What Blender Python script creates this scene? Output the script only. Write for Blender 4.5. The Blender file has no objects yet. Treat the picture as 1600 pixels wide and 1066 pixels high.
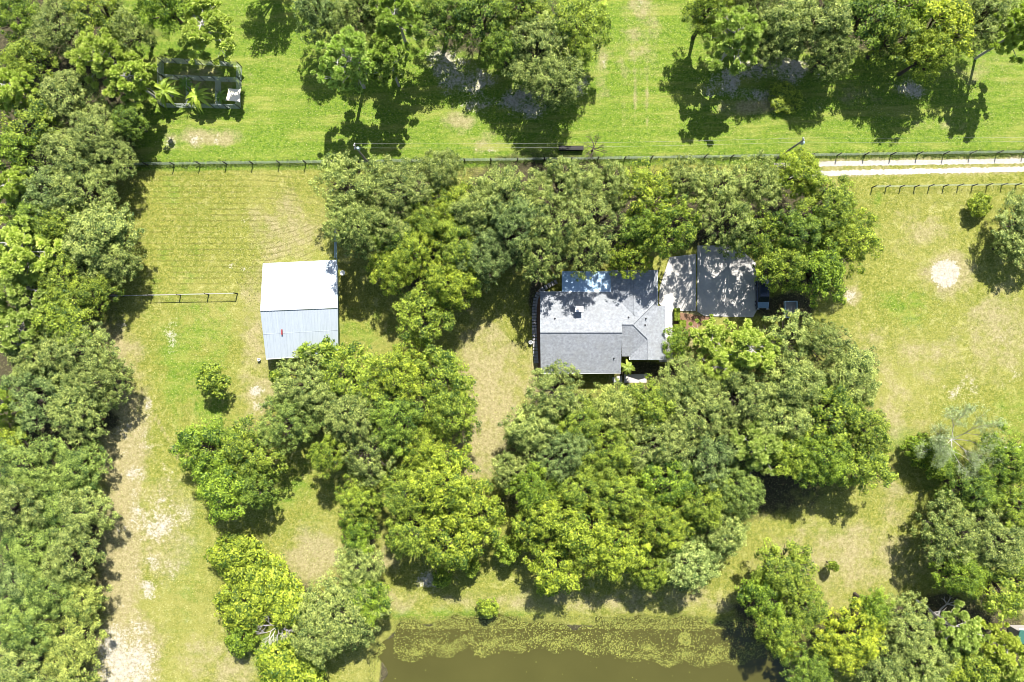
import bpy, math, random
import numpy as np
from mathutils import Vector

# ------------------------------------------------------------------ camera, sky, sun
SC = bpy.context.scene
COL = SC.collection
S = 10.667            # photo pixels per metre on the ground (camera 100 m up, 24 mm lens)
CH = 100.0
def U(px, py, h=0.0):
    k = (CH - h) / CH / S
    return ((px - 800.0) * k, (533.0 - py) * k, h)

cam_d = bpy.data.cameras.new('camera'); cam_d.lens = 24; cam_d.sensor_width = 36
cam_d.clip_start = 1; cam_d.clip_end = 20000
cam = bpy.data.objects.new('camera', cam_d); COL.objects.link(cam)
cam.location = (0, 0, CH); cam.rotation_euler = (0, 0, 0)
SC.camera = cam

SUN_EL = math.radians(48.5); SUN_AZ = math.radians(12)
world = bpy.data.worlds.new('World'); SC.world = world; world.use_nodes = True
wn = world.node_tree; wn.nodes.clear()
sky = wn.nodes.new('ShaderNodeTexSky'); sky.sky_type = 'NISHITA'; sky.sun_disc = False
sky.sun_elevation = SUN_EL; sky.sun_rotation = SUN_AZ
bg = wn.nodes.new('ShaderNodeBackground'); bg.inputs[1].default_value = 0.08
wo = wn.nodes.new('ShaderNodeOutputWorld')
wn.links.new(sky.outputs[0], bg.inputs[0]); wn.links.new(bg.outputs[0], wo.inputs[0])
sl = bpy.data.lights.new('sun', 'SUN'); sl.energy = 5.0; sl.angle = math.radians(0.53); sl.color = (1.0, 0.965, 0.90)
so = bpy.data.objects.new('sun', sl); COL.objects.link(so)
sdir = Vector((math.sin(SUN_AZ) * math.cos(SUN_EL), math.cos(SUN_AZ) * math.cos(SUN_EL), math.sin(SUN_EL)))
so.rotation_euler = (-sdir).to_track_quat('-Z', 'Y').to_euler()
SC.view_settings.view_transform = 'Standard'; SC.view_settings.look = 'None'
SC.view_settings.gamma = 1.0; SC.view_settings.exposure = 1.35
SC.cycles.filter_width = 0.85; SC.cycles.max_bounces = 6; SC.cycles.diffuse_bounces = 3; SC.cycles.transmission_bounces = 3

RNG = np.random.default_rng(7)
random.seed(7)

# ------------------------------------------------------------------ materials
def nt(name):
    m = bpy.data.materials.new(name); m.use_nodes = True
    t = m.node_tree; t.nodes.clear()
    o = t.nodes.new('ShaderNodeOutputMaterial')
    return m, t, o
def N(t, kind, **kw):
    n = t.nodes.new(kind)
    for k, v in kw.items():
        if k.startswith('_'): setattr(n, k[1:], v)
        else: n.inputs[k].default_value = v
    return n
def L(t, a, b): t.links.new(a, b)
def noise(t, scale, detail=4, rough=0.6, co=None, dist=0.0):
    n = N(t, 'ShaderNodeTexNoise', Scale=scale, Detail=detail, Roughness=rough, Distortion=dist)
    if co is not None: L(t, co, n.inputs['Vector'])
    return n.outputs['Fac']
def mathn(t, op, a, b=None, c=None, clamp=False):
    n = t.nodes.new('ShaderNodeMath'); n.operation = op; n.use_clamp = clamp
    for i, v in enumerate((a, b, c)):
        if v is None: continue
        if isinstance(v, (int, float)): n.inputs[i].default_value = v
        else: L(t, v, n.inputs[i])
    return n.outputs[0]
def mixc(t, f, a, b, mode='MIX'):
    n = t.nodes.new('ShaderNodeMix'); n.data_type = 'RGBA'; n.blend_type = mode
    for s, v in ((n.inputs[0], f), (n.inputs[6], a), (n.inputs[7], b)):
        if isinstance(v, (int, float)): s.default_value = v
        elif isinstance(v, tuple): s.default_value = (*v, 1) if len(v) == 3 else v
        else: L(t, v, s)
    return n.outputs[2]
def sstep(t, v, lo, hi):
    n = t.nodes.new('ShaderNodeMapRange'); n.interpolation_type = 'SMOOTHSTEP'
    L(t, v, n.inputs[0]); n.inputs[1].default_value = lo; n.inputs[2].default_value = hi
    return n.outputs[0]
def attr(t, name):
    n = t.nodes.new('ShaderNodeAttribute'); n.attribute_name = name; return n.outputs['Fac']
def objco(t): return t.nodes.new('ShaderNodeTexCoord').outputs['Object']
def bump(t, h, strength=0.5, dist=0.1):
    n = t.nodes.new('ShaderNodeBump'); n.inputs['Strength'].default_value = strength
    n.inputs['Distance'].default_value = dist; L(t, h, n.inputs['Height']); return n.outputs[0]
def principled(t, o, col, rough=0.8, spec=0.3, metal=0.0, normal=None):
    p = t.nodes.new('ShaderNodeBsdfPrincipled')
    if isinstance(col, tuple): p.inputs['Base Color'].default_value = (*col, 1)
    else: L(t, col, p.inputs['Base Color'])
    p.inputs['Roughness'].default_value = rough; p.inputs['Specular IOR Level'].default_value = spec
    p.inputs['Metallic'].default_value = metal
    if normal is not None: L(t, normal, p.inputs['Normal'])
    L(t, p.outputs[0], o.inputs[0]); return p
def simple(name, col, rough=0.7, spec=0.3, metal=0.0, var=0.25, scale=3.0):
    m, t, o = nt(name); co = objco(t)
    n = noise(t, scale, 5, 0.65, co)
    c2 = tuple(c * (1 - var) for c in col); c3 = tuple(min(1, c * (1 + var * 0.6)) for c in col)
    principled(t, o, mixc(t, n, c2, c3), rough, spec, metal, bump(t, n, 0.2, 0.02))
    return m

def leaf_mat(name, ca, cb, transl=0.3):
    """leaf colours ca..cb by leaf ('v' attribute: each clump and leaf differs), tinted by the object's own colour"""
    m, t, o = nt(name)
    v = attr(t, 'v')
    c = mixc(t, v, ca, cb)
    oi = t.nodes.new('ShaderNodeObjectInfo')
    c = mixc(t, 1.0, c, oi.outputs['Color'], 'MULTIPLY')
    d = t.nodes.new('ShaderNodeBsdfPrincipled'); L(t, c, d.inputs['Base Color'])
    d.inputs['Roughness'].default_value = 0.55; d.inputs['Specular IOR Level'].default_value = 0.35
    tr = t.nodes.new('ShaderNodeBsdfTranslucent')
    c2 = mixc(t, 1.0, c, (1.0, 1.25, 0.6), 'MULTIPLY'); L(t, c2, tr.inputs[0])
    mx = t.nodes.new('ShaderNodeMixShader'); mx.inputs[0].default_value = transl
    L(t, d.outputs[0], mx.inputs[1]); L(t, tr.outputs[0], mx.inputs[2]); L(t, mx.outputs[0], o.inputs[0])
    return m

M = {}
M['leaf'] = leaf_mat('leaf_green', (0.034, 0.082, 0.008), (0.41, 0.485, 0.048), 0.32)
M['oakleaf'] = leaf_mat('leaf_oak', (0.038, 0.080, 0.013), (0.45, 0.50, 0.125), 0.30)
M['needle'] = leaf_mat('pine_needle', (0.16, 0.23, 0.035), (0.50, 0.57, 0.14), 0.35)
M['frond'] = leaf_mat('palm_frond', (0.13, 0.20, 0.03), (0.30, 0.36, 0.05), 0.3)
M['dryleaf'] = leaf_mat('dry_twigs', (0.25, 0.23, 0.19), (0.45, 0.42, 0.36), 0.1)
M['bark'] = simple('bark', (0.08, 0.065, 0.05), 0.9, 0.1, var=0.4, scale=6)
M['greybark'] = simple('grey_bark', (0.42, 0.39, 0.36), 0.9, 0.1, var=0.3, scale=6)
M['post'] = simple('dark_post', (0.035, 0.032, 0.03), 0.8, 0.2)
M['wire'] = simple('wire_galvanised', (0.42, 0.48, 0.40), 0.5, 0.5, 0.2)
M['wirelight'] = simple('wire_bright', (0.62, 0.66, 0.62), 0.5, 0.5, 0.1)
M['greywood'] = simple('weathered_wood', (0.30, 0.28, 0.26), 0.9, 0.1, var=0.35, scale=5)
M['whitepaint'] = simple('white_paint', (0.78, 0.78, 0.76), 0.5, 0.4, var=0.08)
M['stucco'] = simple('beige_stucco', (0.55, 0.48, 0.38), 0.9, 0.1, var=0.1, scale=8)
M['trim'] = simple('white_trim', (0.72, 0.72, 0.70), 0.5, 0.3, var=0.08)
M['black'] = simple('black_plastic', (0.012, 0.012, 0.014), 0.5, 0.4)
M['red'] = simple('red_paint', (0.25, 0.02, 0.02), 0.5, 0.4)
M['canvas'] = simple('cream_canvas', (0.80, 0.70, 0.52), 0.9, 0.1, var=0.06)
M['greensheet'] = simple('green_sheet', (0.04, 0.13, 0.095), 0.5, 0.4, var=0.15)
M['stone'] = simple('grey_stone', (0.30, 0.29, 0.28), 0.9, 0.1, var=0.5, scale=4)
M['mulch'] = simple('mulch', (0.20, 0.12, 0.075), 0.95, 0.05, var=0.5, scale=9)
def glassm():
    m, t, o = nt('window_glass'); principled(t, o, (0.02, 0.03, 0.035), 0.08, 0.6); return m
M['glass'] = glassm()
def carpaint():
    m, t, o = nt('dark_car_paint'); p = principled(t, o, (0.02, 0.03, 0.055), 0.25, 0.5, 0.3)
    p.inputs['Coat Weight'].default_value = 0.6; return m
M['carpaint'] = carpaint()
M['carhood'] = simple('pale_blue_hood_paint', (0.16, 0.25, 0.36), 0.35, 0.5, 0.2, var=0.08)  # hood in a paler blue than the car body
M['rubber'] = simple('rubber', (0.02, 0.02, 0.02), 0.9, 0.1)
M['chrome'] = simple('bright_metal', (0.6, 0.62, 0.65), 0.3, 0.5, 0.9, var=0.05)
M['headlight'] = simple('headlight_glass', (0.7, 0.72, 0.75), 0.15, 0.6, 0.0, var=0.05)
M['taillight'] = simple('tail_light_red', (0.4, 0.01, 0.01), 0.3, 0.5)
M['paleblue'] = simple('pale_blue_metal', (0.30, 0.42, 0.48), 0.5, 0.4, 0.2)

def shingle():
    m, t, o = nt('grey_shingles'); co = objco(t)
    a = noise(t, 3.2, 5, 0.9, co); b = noise(t, 0.5, 4, 0.7, co)
    br = N(t, 'ShaderNodeTexBrick', Scale=1.0); L(t, co, br.inputs['Vector'])
    br.inputs['Color1'].default_value = (1, 1, 1, 1); br.inputs['Color2'].default_value = (0.82, 0.82, 0.82, 1)
    br.inputs['Mortar'].default_value = (0.6, 0.6, 0.6, 1); br.inputs['Mortar Size'].default_value = 0.012
    br.inputs['Brick Width'].default_value = 0.34; br.inputs['Row Height'].default_value = 0.17
    c = mixc(t, sstep(t, a, 0.3, 0.7), (0.155, 0.165, 0.18), (0.32, 0.335, 0.35))
    c = mixc(t, mathn(t, 'MULTIPLY', sstep(t, b, 0.4, 0.75), 0.5), c, (0.21, 0.215, 0.21))
    c = mixc(t, 0.55, c, br.outputs[0], 'MULTIPLY')
    principled(t, o, c, 0.9, 0.15, 0, bump(t, a, 0.4, 0.03)); return m
M['shingle'] = shingle()
def metalroof(name, base, dirt):
    m, t, o = nt(name); co = objco(t)
    sx = t.nodes.new('ShaderNodeSeparateXYZ'); L(t, co, sx.inputs[0])
    st = N(t, 'ShaderNodeMapping'); L(t, co, st.inputs[0]); st.inputs['Scale'].default_value = (3.5, 0.25, 1)
    n = noise(t, 1.0, 5, 0.7, st.outputs[0]); n2 = noise(t, 0.35, 3, 0.5, co)
    pan = mathn(t, 'FRACT', mathn(t, 'MULTIPLY', sx.outputs[0], 1.0 / 0.92))
    pl = sstep(t, pan, 0.0, 0.06)
    c = mixc(t, mathn(t, 'MULTIPLY', sstep(t, n, 0.35, 0.75), 0.5), base, dirt)
    c = mixc(t, mathn(t, 'MULTIPLY', n2, 0.25), c, dirt)
    c = mixc(t, mathn(t, 'MULTIPLY', mathn(t, 'SUBTRACT', 1.0, pl), 0.5), c, tuple(x * 0.7 for x in dirt))
    principled(t, o, c, 0.5, 0.35, 0.25); return m
M['metalroof'] = metalroof('white_ribbed_metal', (0.40, 0.44, 0.47), (0.29, 0.33, 0.36))
M['metalroof2'] = metalroof('patio_roof_panels', (0.34, 0.47, 0.60), (0.24, 0.34, 0.44))
def concrete():
    m, t, o = nt('concrete'); co = objco(t)
    a = noise(t, 0.5, 5, 0.7, co); b = noise(t, 12, 3, 0.7, co)
    c = mixc(t, sstep(t, a, 0.3, 0.7), (0.36, 0.345, 0.325), (0.50, 0.475, 0.44))
    c = mixc(t, mathn(t, 'MULTIPLY', b, 0.35), c, (0.28, 0.265, 0.24))
    principled(t, o, c, 0.9, 0.1, 0, bump(t, b, 0.2, 0.02)); return m
M['concrete'] = concrete()
def sandm():
    m, t, o = nt('white_track_sand'); co = objco(t)
    a = noise(t, 1.2, 5, 0.7, co); b = noise(t, 8, 4, 0.7, co)
    c = mixc(t, a, (0.27, 0.245, 0.20), (0.50, 0.46, 0.40)); c = mixc(t, mathn(t, 'MULTIPLY', sstep(t, b, 0.5, 0.75), 0.5), c, (0.25, 0.24, 0.1))
    principled(t, o, c, 0.95, 0.1, 0, bump(t, b, 0.5, 0.05)); return m
M['sand'] = sandm()
def waterm():
    m, t, o = nt('murky_water'); co = objco(t)
    n = noise(t, 0.12, 3, 0.5, co); w = noise(t, 1.6, 3, 0.6, co)
    c = mixc(t, n, (0.046, 0.044, 0.010), (0.070, 0.066, 0.016))
    principled(t, o, c, 0.12, 0.4, 0, bump(t, w, 0.08, 0.05)); return m
M['water'] = waterm()

def groundm():
    m, t, o = nt('ground_grass_and_sand'); co = objco(t)
    big = noise(t, 0.055, 5, 0.62, co, 0.4); mid = noise(t, 0.35, 5, 0.7, co); fine = noise(t, 2.0, 6, 0.85, co, 0.3); vf = noise(t, 4.6, 4, 0.85, co)
    g_ol = mixc(t, sstep(t, fine, 0.32, 0.68), (0.075, 0.098, 0.011), (0.248, 0.242, 0.050))
    g_ol = mixc(t, sstep(t, big, 0.45, 0.75), g_ol, (0.225, 0.215, 0.058))
    pat = noise(t, 0.8, 4, 0.8, co, 0.8)
    g_ol = mixc(t, mathn(t, 'MULTIPLY', sstep(t, pat, 0.52, 0.68), 0.6), g_ol, (0.34, 0.32, 0.12))
    g_ol = mixc(t, mathn(t, 'MULTIPLY', sstep(t, pat, 0.48, 0.34), 0.4), g_ol, (0.09, 0.12, 0.018))
    g_gr = mixc(t, sstep(t, fine, 0.32, 0.68), (0.042, 0.100, 0.009), (0.170, 0.235, 0.026))
    st = N(t, 'ShaderNodeMapping'); L(t, co, st.inputs[0]); st.inputs['Scale'].default_value = (0.10, 0.55, 1)
    strk = noise(t, 1.0, 5, 0.7, st.outputs[0])
    g_gr = mixc(t, sstep(t, strk, 0.45, 0.72), g_gr, (0.215, 0.232, 0.050))
    g_ol = mixc(t, mathn(t, 'MULTIPLY', sstep(t, strk, 0.5, 0.3), 0.5), g_ol, (0.12, 0.15, 0.025))
    def mask(name, k, lo=0.42, hi=0.58, n=None):
        a = attr(t, name); s = mathn(t, 'ADD', a, mathn(t, 'MULTIPLY', mathn(t, 'SUBTRACT', n if n is not None else mid, 0.5), k))
        return sstep(t, s, lo, hi)
    c = mixc(t, mask('green', 1.7, 0.25, 0.75), g_ol, g_gr)
    dry = mixc(t, sstep(t, fine, 0.3, 0.7), (0.17, 0.145, 0.060), (0.36, 0.30, 0.175))
    c = mixc(t, mathn(t, 'MULTIPLY', mask('dry', 2.0, 0.25, 0.95), 0.85), c, dry)
    # mowing lines
    ph = attr(t, 'phase')
    s = mathn(t, 'SINE', mathn(t, 'ADD', mathn(t, 'MULTIPLY', ph, 2 * math.pi / 0.84), mathn(t, 'MULTIPLY', mid, 3.0)))
    sm = mathn(t, 'MULTIPLY', sstep(t, s, 0.35, 1.0), mathn(t, 'MULTIPLY', attr(t, 'stripe'), mathn(t, 'MULTIPLY', sstep(t, mid, 0.35, 0.6), sstep(t, pat, 0.28, 0.48))))
    c = mixc(t, mathn(t, 'MULTIPLY', sm, 0.6), c, (0.085, 0.080, 0.02))
    sand = mixc(t, sstep(t, fine, 0.3, 0.7), (0.25, 0.215, 0.16), (0.46, 0.42, 0.355))
    spk = mathn(t, 'ADD', mathn(t, 'MULTIPLY', fine, 1.0), mathn(t, 'ADD', mathn(t, 'MULTIPLY', mathn(t, 'SUBTRACT', mid, 0.5), 1.1), mathn(t, 'MULTIPLY', mathn(t, 'SUBTRACT', vf, 0.5), 0.7)))
    c = mixc(t, mathn(t, 'MULTIPLY', mask('sand', 1.9, 0.50, 0.98, spk), 0.95), c, sand)
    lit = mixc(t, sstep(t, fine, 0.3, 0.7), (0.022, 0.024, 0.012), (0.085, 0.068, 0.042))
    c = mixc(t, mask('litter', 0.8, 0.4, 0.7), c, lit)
    c = mixc(t, mathn(t, 'MULTIPLY', sstep(t, vf, 0.53, 0.66), 0.50), c, (0.38, 0.37, 0.15))
    c = mixc(t, mathn(t, 'MULTIPLY', sstep(t, mathn(t, 'SUBTRACT', 1.0, vf), 0.54, 0.70), 0.60), c, (0.045, 0.070, 0.010))
    h = mathn(t, 'ADD', fine, mathn(t, 'MULTIPLY', vf, 0.6))
    principled(t, o, c, 0.95, 0.05, 0, bump(t, h, 0.7, 0.12)); return m
M['ground'] = groundm()
M['grassblade'] = leaf_mat('grass_blades', (0.14, 0.16, 0.03), (0.42, 0.38, 0.16), 0.3)
M['pad'] = leaf_mat('water_plants', (0.070, 0.085, 0.012), (0.26, 0.265, 0.050), 0.05)

# ------------------------------------------------------------------ mesh helpers
def np_mesh(name, V, F, mat, v=None, smooth=False):
    """V (n,3), F (m,k) arrays of equal-size faces"""
    me = bpy.data.meshes.new(name); V = np.asarray(V, np.float32); F = np.asarray(F, np.int32)
    k = F.shape[1]
    me.vertices.add(len(V)); me.vertices.foreach_set('co', V.ravel())
    me.loops.add(F.size); me.loops.foreach_set('vertex_index', F.ravel())
    me.polygons.add(len(F)); me.polygons.foreach_set('loop_start', np.arange(len(F), dtype=np.int32) * k)
    me.polygons.foreach_set('use_smooth', np.full(len(F), smooth))
    me.update(calc_edges=True); me.materials.append(mat)
    if v is not None:
        a = me.attributes.new('v', 'FLOAT', 'FACE'); a.data.foreach_set('value', np.asarray(v, np.float32))
    return me

class MB:
    def __init__(s): s.V = []; s.F = []
    def box(s, c, d, rz=0.0):
        x, y, z = c; a, b, e = d[0] / 2, d[1] / 2, d[2] / 2; n = len(s.V)
        ca, sa = math.cos(rz), math.sin(rz)
        for dz in (-e, e):
            for dx, dy in ((-a, -b), (a, -b), (a, b), (-a, b)):
                s.V.append((x + dx * ca - dy * sa, y + dx * sa + dy * ca, z + dz))
        for f in ((3, 2, 1, 0), (4, 5, 6, 7), (0, 1, 5, 4), (1, 2, 6, 5), (2, 3, 7, 6), (3, 0, 4, 7)):
            s.F.append(tuple(n + i for i in f))
        return s
    def tube(s, p, q, r0, r1=None, k=6):
        r1 = r0 if r1 is None else r1
        p, q = Vector(p), Vector(q); d = (q - p)
        if d.length < 1e-6: return s
        d.normalize(); u = d.orthogonal().normalized(); w = d.cross(u); n = len(s.V)
        for c, r in ((p, r0), (q, r1)):
            for i in range(k):
                a = 2 * math.pi * i / k
                s.V.append(tuple(c + (u * math.cos(a) + w * math.sin(a)) * r))
        for i in range(k):
            j = (i + 1) % k; s.F.append((n + i, n + j, n + k + j, n + k + i))
        s.F.append(tuple(n + i for i in reversed(range(k)))); s.F.append(tuple(n + k + i for i in range(k)))
        return s
    def path(s, pts, rads, k=6):
        for i in range(len(pts) - 1): s.tube(pts[i], pts[i + 1], rads[i], rads[i + 1], k)
        return s
    def slab(s, pts, th):
        """polygon (top face, given as 3D points) with vertical thickness"""
        n = len(s.V); k = len(pts)
        ar = sum(pts[i][0] * pts[(i + 1) % k][1] - pts[(i + 1) % k][0] * pts[i][1] for i in range(k))
        if ar < 0: pts = pts[::-1]
        for p in pts: s.V.append(tuple(p))
        for p in pts: s.V.append((p[0], p[1], p[2] - th))
        s.F.append(tuple(range(n, n + k))); s.F.append(tuple(reversed(range(n + k, n + 2 * k))))
        for i in range(k):
            j = (i + 1) % k; s.F.append((n + i, n + k + i, n + k + j, n + j))
        return s
    def lathe(s, prof, c=(0, 0, 0), k=16):
        n = len(s.V)
        for r, z in prof:
            for i in range(k):
                a = 2 * math.pi * i / k; s.V.append((c[0] + r * math.cos(a), c[1] + r * math.sin(a), c[2] + z))
        for m in range(len(prof) - 1):
            for i in range(k):
                j = (i + 1) % k; s.F.append((n + m * k + i, n + m * k + j, n + (m + 1) * k + j, n + (m + 1) * k + i))
        s.F.append(tuple(n + i for i in reversed(range(k)))); s.F.append(tuple(n + (len(prof) - 1) * k + i for i in range(k)))
        return s
    def mesh(s, name, mat, smooth=False):
        me = bpy.data.meshes.new(name); me.from_pydata(s.V, [], s.F); me.update(); me.materials.append(mat)
        if smooth: me.polygons.foreach_set('use_smooth', [True] * len(me.polygons))
        return me
    def build(s, name, mat, parent=None, loc=None, bevel=0.0, smooth=False):
        return link(name, s.mesh(name, mat, smooth), parent, loc, bevel)

def link(name, me, parent=None, loc=None, bevel=0.0):
    o = bpy.data.objects.new(name, me); COL.objects.link(o)
    if parent is not None: o.parent = parent
    if loc is not None: o.location = loc
    if bevel:
        b = o.modifiers.new('bevel', 'BEVEL'); b.width = bevel; b.segments = 2; b.limit_method = 'ANGLE'
    return o
def tag(o, label, cat, group=None, kind=None):
    if label: o['label'] = label
    if cat: o['category'] = cat
    if group: o['group'] = group
    if kind: o['kind'] = kind
    return o
def empty(name, loc, label, cat, group=None, rz=0.0):
    o = bpy.data.objects.new(name, None); COL.objects.link(o); o.location = loc; o.rotation_euler = (0, 0, rz)
    o.empty_display_size = 0.3
    return tag(o, label, cat, group)
def struct(name, me):
    return tag(link(name, me), None, None, None, 'structure')

# ------------------------------------------------------------------ ground
POND = [(606, 986), (592, 1004), (588, 1030), (588, 1400), (1236, 1400), (1240, 1030), (1246, 1000), (1200, 984), (1140, 972), (1040, 968), (940, 972), (850, 968), (760, 972), (680, 968), (630, 972)]
def poly_sd(X, Y, poly):
    """signed distance (negative inside)"""
    P = np.array(poly, float); d = np.full(X.shape, 1e9); ins = np.zeros(X.shape, bool)
    for i in range(len(P)):
        a, b = P[i], P[(i + 1) % len(P)]
        ab = b - a; tt = np.clip(((X - a[0]) * ab[0] + (Y - a[1]) * ab[1]) / (ab @ ab), 0, 1)
        d = np.minimum(d, np.hypot(X - a[0] - tt * ab[0], Y - a[1] - tt * ab[1]))
        c = ((a[1] > Y) != (b[1] > Y)) & (X < (b[0] - a[0]) * (Y - a[1]) / (b[1] - a[1] + 1e-12) + a[0])
        ins ^= c
    return np.where(ins, -d, d)
def axis(lim, step, far):
    a = np.arange(0, lim, step); b = [lim]
    s = step
    while b[-1] < far: s *= 1.35; b.append(b[-1] + s)
    a = np.concatenate([a, b]); return np.concatenate([-a[:0:-1], a])
gx = axis(84, 0.45, 4000); gy = axis(60, 0.45, 4000)
GX, GY = np.meshgrid(gx, gy); PX = 800 + GX * S; PY = 533 - GY * S
psd = poly_sd(PX, PY, POND) / S
wob = 0.9 * np.sin(GX * 0.23 + 2 * np.sin(GY * 0.31)) + 0.5 * np.sin(GX * 0.9) + 0.4 * np.sin(GX * 0.37 + 1.2 * np.sin(GY * 0.5)) + 0.3 * np.sin(GX * 2.1 + GY) + 0.6 * np.sin(GY * 1.1 + 1.5 * np.sin(GX * .4))
def ss(x, a, b):
    u = np.clip((x - a) / (b - a), 0, 1); return u * u * (3 - 2 * u)
GZ = -1.3 * ss(-(psd + wob * 0.75), -0.6, 2.6) + 0.05 * np.sin(GX * 0.21) * np.sin(GY * 0.17)
def blobs(lst):
    A = np.zeros(GX.shape)
    for b in lst:
        x, y, rx, ry = b[:4]; s = b[4] if len(b) > 4 else 1.0; an = math.radians(b[5]) if len(b) > 5 else 0
        dx, dy = PX - x, PY - y
        u = dx * math.cos(an) + dy * math.sin(an); w = -dx * math.sin(an) + dy * math.cos(an)
        r = (u / rx) ** 2 + (w / ry) ** 2
        A = np.maximum(A, s * np.exp(-np.clip(r, 0, 40) ** 1.3 * 0.7))
    return A
north = ss(252 + 0.012 * (1600 - PX) - PY, -3, 3)
green = north * 0.95
green = np.maximum(green, blobs([(300, 560, 70, 110, .62), (330, 640, 50, 50, .6), (260, 420, 80, 60, .35), (250, 300, 60, 30, .4), (280, 860, 50, 120, .45), (440, 760, 60, 40, .6), (1560, 380, 40, 40, .3),
    (1420, 480, 60, 40, .55), (1580, 640, 40, 40, .5), (1470, 760, 60, 60, .4), (1370, 340, 10, 60, .5), (430, 1020, 40, 40, .9), (560, 520, 60, 40, .5), (700, 960, 200, 12, .6), (1110, 985, 60, 20, .8), (1410, 690, 30, 30, .6), (490, 830, 30, 60, .4)]))
dry = blobs([(180, 560, 42, 60, .9), (192, 700, 38, 110, 1.2), (188, 860, 36, 130, 1.2), (195, 1020, 55, 70, 1.2), (250, 830, 60, 90, .75), (330, 1040, 60, 60, .6), (210, 640, 30, 60, .8), (450, 360, 60, 60, .75), (400, 520, 25, 120, .7), (760, 620, 60, 120, .95), (740, 700, 50, 60, .9),
    (490, 870, 50, 45, .95), (410, 610, 40, 60, .7), (312, 130, 55, 34, .7), (320, 215, 50, 14, 1.0), (270, 215, 20, 12, .8), (1000, 60, 40, 60, .55), (1000, 8, 20, 25, .9), (760, 220, 40, 20, .5), (720, 190, 30, 20, .7), (1180, 165, 60, 14, .9), (1330, 150, 60, 20, .4),
    (1480, 425, 40, 40, 1.0), (1330, 463, 18, 16, .8), (1400, 560, 200, 60, .5), (1440, 360, 50, 40, .6), (1560, 520, 60, 80, .7), (1400, 640, 50, 60, .6), (1330, 870, 120, 60, .75), (1250, 890, 60, 50, .6), (1400, 800, 40, 60, .5), (1060, 500, 40, 30, .9), (1070, 540, 20, 50, .9),
    (1000, 940, 400, 20, .6), (620, 940, 40, 20, .7), (1530, 110, 40, 25, .5), (1480, 195, 60, 12, .5), (940, 110, 12, 60, .6), (600, 870, 30, 30, .6), (350, 1050, 60, 60, .7), (460, 400, 40, 40, .5), (840, 600, 30, 60, .8)])
sand = blobs([(235, 850, 60, 150, .40), (205, 690, 40, 90, .34), (195, 1035, 50, 60, 1.0), (250, 812, 42, 48, .74), (215, 800, 18, 22, .66), (235, 880, 15, 16, .66), (232, 920, 14, 22, .72), (195, 1040, 40, 60, .95), (205, 990, 32, 30, .70), (215, 740, 26, 18, .66), (260, 735, 20, 12, .55), (270, 520, 16, 28, .55), (232, 635, 7, 22, .75),
    (230, 690, 16, 20, .6), (195, 505, 12, 20, .6), (1477, 427, 18, 17, 2.4), (1327, 463, 11, 10, .9), (402, 611, 11, 9, 1.1), (402, 632, 14, 22, .5), (1000, 5, 7, 10, .9), (265, 222, 12, 14, .75), (305, 220, 20, 10, .6), (338, 218, 6, 12, .6), (700, 95, 40, 24, .9), (730, 130, 40, 26, .85), (735, 165, 30, 14, .7),
    (820, 160, 45, 24, .95), (905, 130, 22, 22, .6), (1130, 130, 34, 28, .85), (1210, 105, 70, 26, .9), (1180, 150, 60, 12, .8), (1420, 138, 34, 16, .8), (1270, 170, 20, 5, .6), (1300, 255, 16, 4, .6), (945, 100, 4, 12, .6), (380, 345, 8, 8, .55), (385, 420, 14, 5, .55), (365, 415, 14, 4, .55), (1575, 530, 24, 8, .5), (670, 905, 20, 14, .75), (1440, 820, 22, 14, .45), (770, 235, 20, 6, .5), (1500, 605, 40, 30, .42), (1580, 590, 20, 20, .5)])
trk = np.exp(-((PX - (165 + 0.42 * (PY - 480) + 12 * np.sin(PY / 50))) / 5) ** 2) * ss(PY, 480, 520) * ss(760 - PY, 0, 60) * 0.8
dry = np.maximum(dry, trk)
for xx in (975, 992, 1010):
    dry = np.maximum(dry, 0.6 * np.exp(-((PX - xx) / 3) ** 2) * ss(PY, 40, 90) * ss(215 - PY, 0, 20))
for y0, y1 in ((254, 247.5), (271, 261.5)):
    yl = y0 + (PX - 1290) / 410 * (y1 - y0); sand = np.maximum(sand, 0.55 * np.exp(-((PY - yl) / 4.5) ** 2) * ss(PX, 1200, 1260))
    dry = np.maximum(dry, 0.8 * np.exp(-((PY - yl) / 9.0) ** 2) * ss(PX, 1200, 1260))
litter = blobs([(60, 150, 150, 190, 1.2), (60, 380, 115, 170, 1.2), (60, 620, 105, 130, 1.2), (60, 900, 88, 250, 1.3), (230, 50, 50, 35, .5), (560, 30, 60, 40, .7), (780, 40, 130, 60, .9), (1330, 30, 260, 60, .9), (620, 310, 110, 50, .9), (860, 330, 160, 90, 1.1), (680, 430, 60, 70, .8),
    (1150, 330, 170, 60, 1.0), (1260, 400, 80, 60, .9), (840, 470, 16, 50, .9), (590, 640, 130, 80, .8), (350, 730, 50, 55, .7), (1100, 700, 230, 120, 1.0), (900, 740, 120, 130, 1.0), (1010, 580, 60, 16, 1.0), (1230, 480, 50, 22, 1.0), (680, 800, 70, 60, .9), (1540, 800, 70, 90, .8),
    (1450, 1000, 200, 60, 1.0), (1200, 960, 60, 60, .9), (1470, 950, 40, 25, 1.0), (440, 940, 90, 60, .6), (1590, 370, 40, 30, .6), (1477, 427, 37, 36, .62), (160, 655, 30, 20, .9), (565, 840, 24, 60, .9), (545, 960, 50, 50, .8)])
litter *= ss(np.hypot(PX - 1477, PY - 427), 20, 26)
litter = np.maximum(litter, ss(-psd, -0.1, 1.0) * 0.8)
dxc = np.clip(PX - 395, 0, None)
phase = GY + (dxc / 60.0) ** 2 * 0.9 * np.where(PY > 350, -1, 0.4)
phase = np.where(north > 0.5, GY + 0.3 * np.sin(GX * 0.1), phase)
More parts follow.
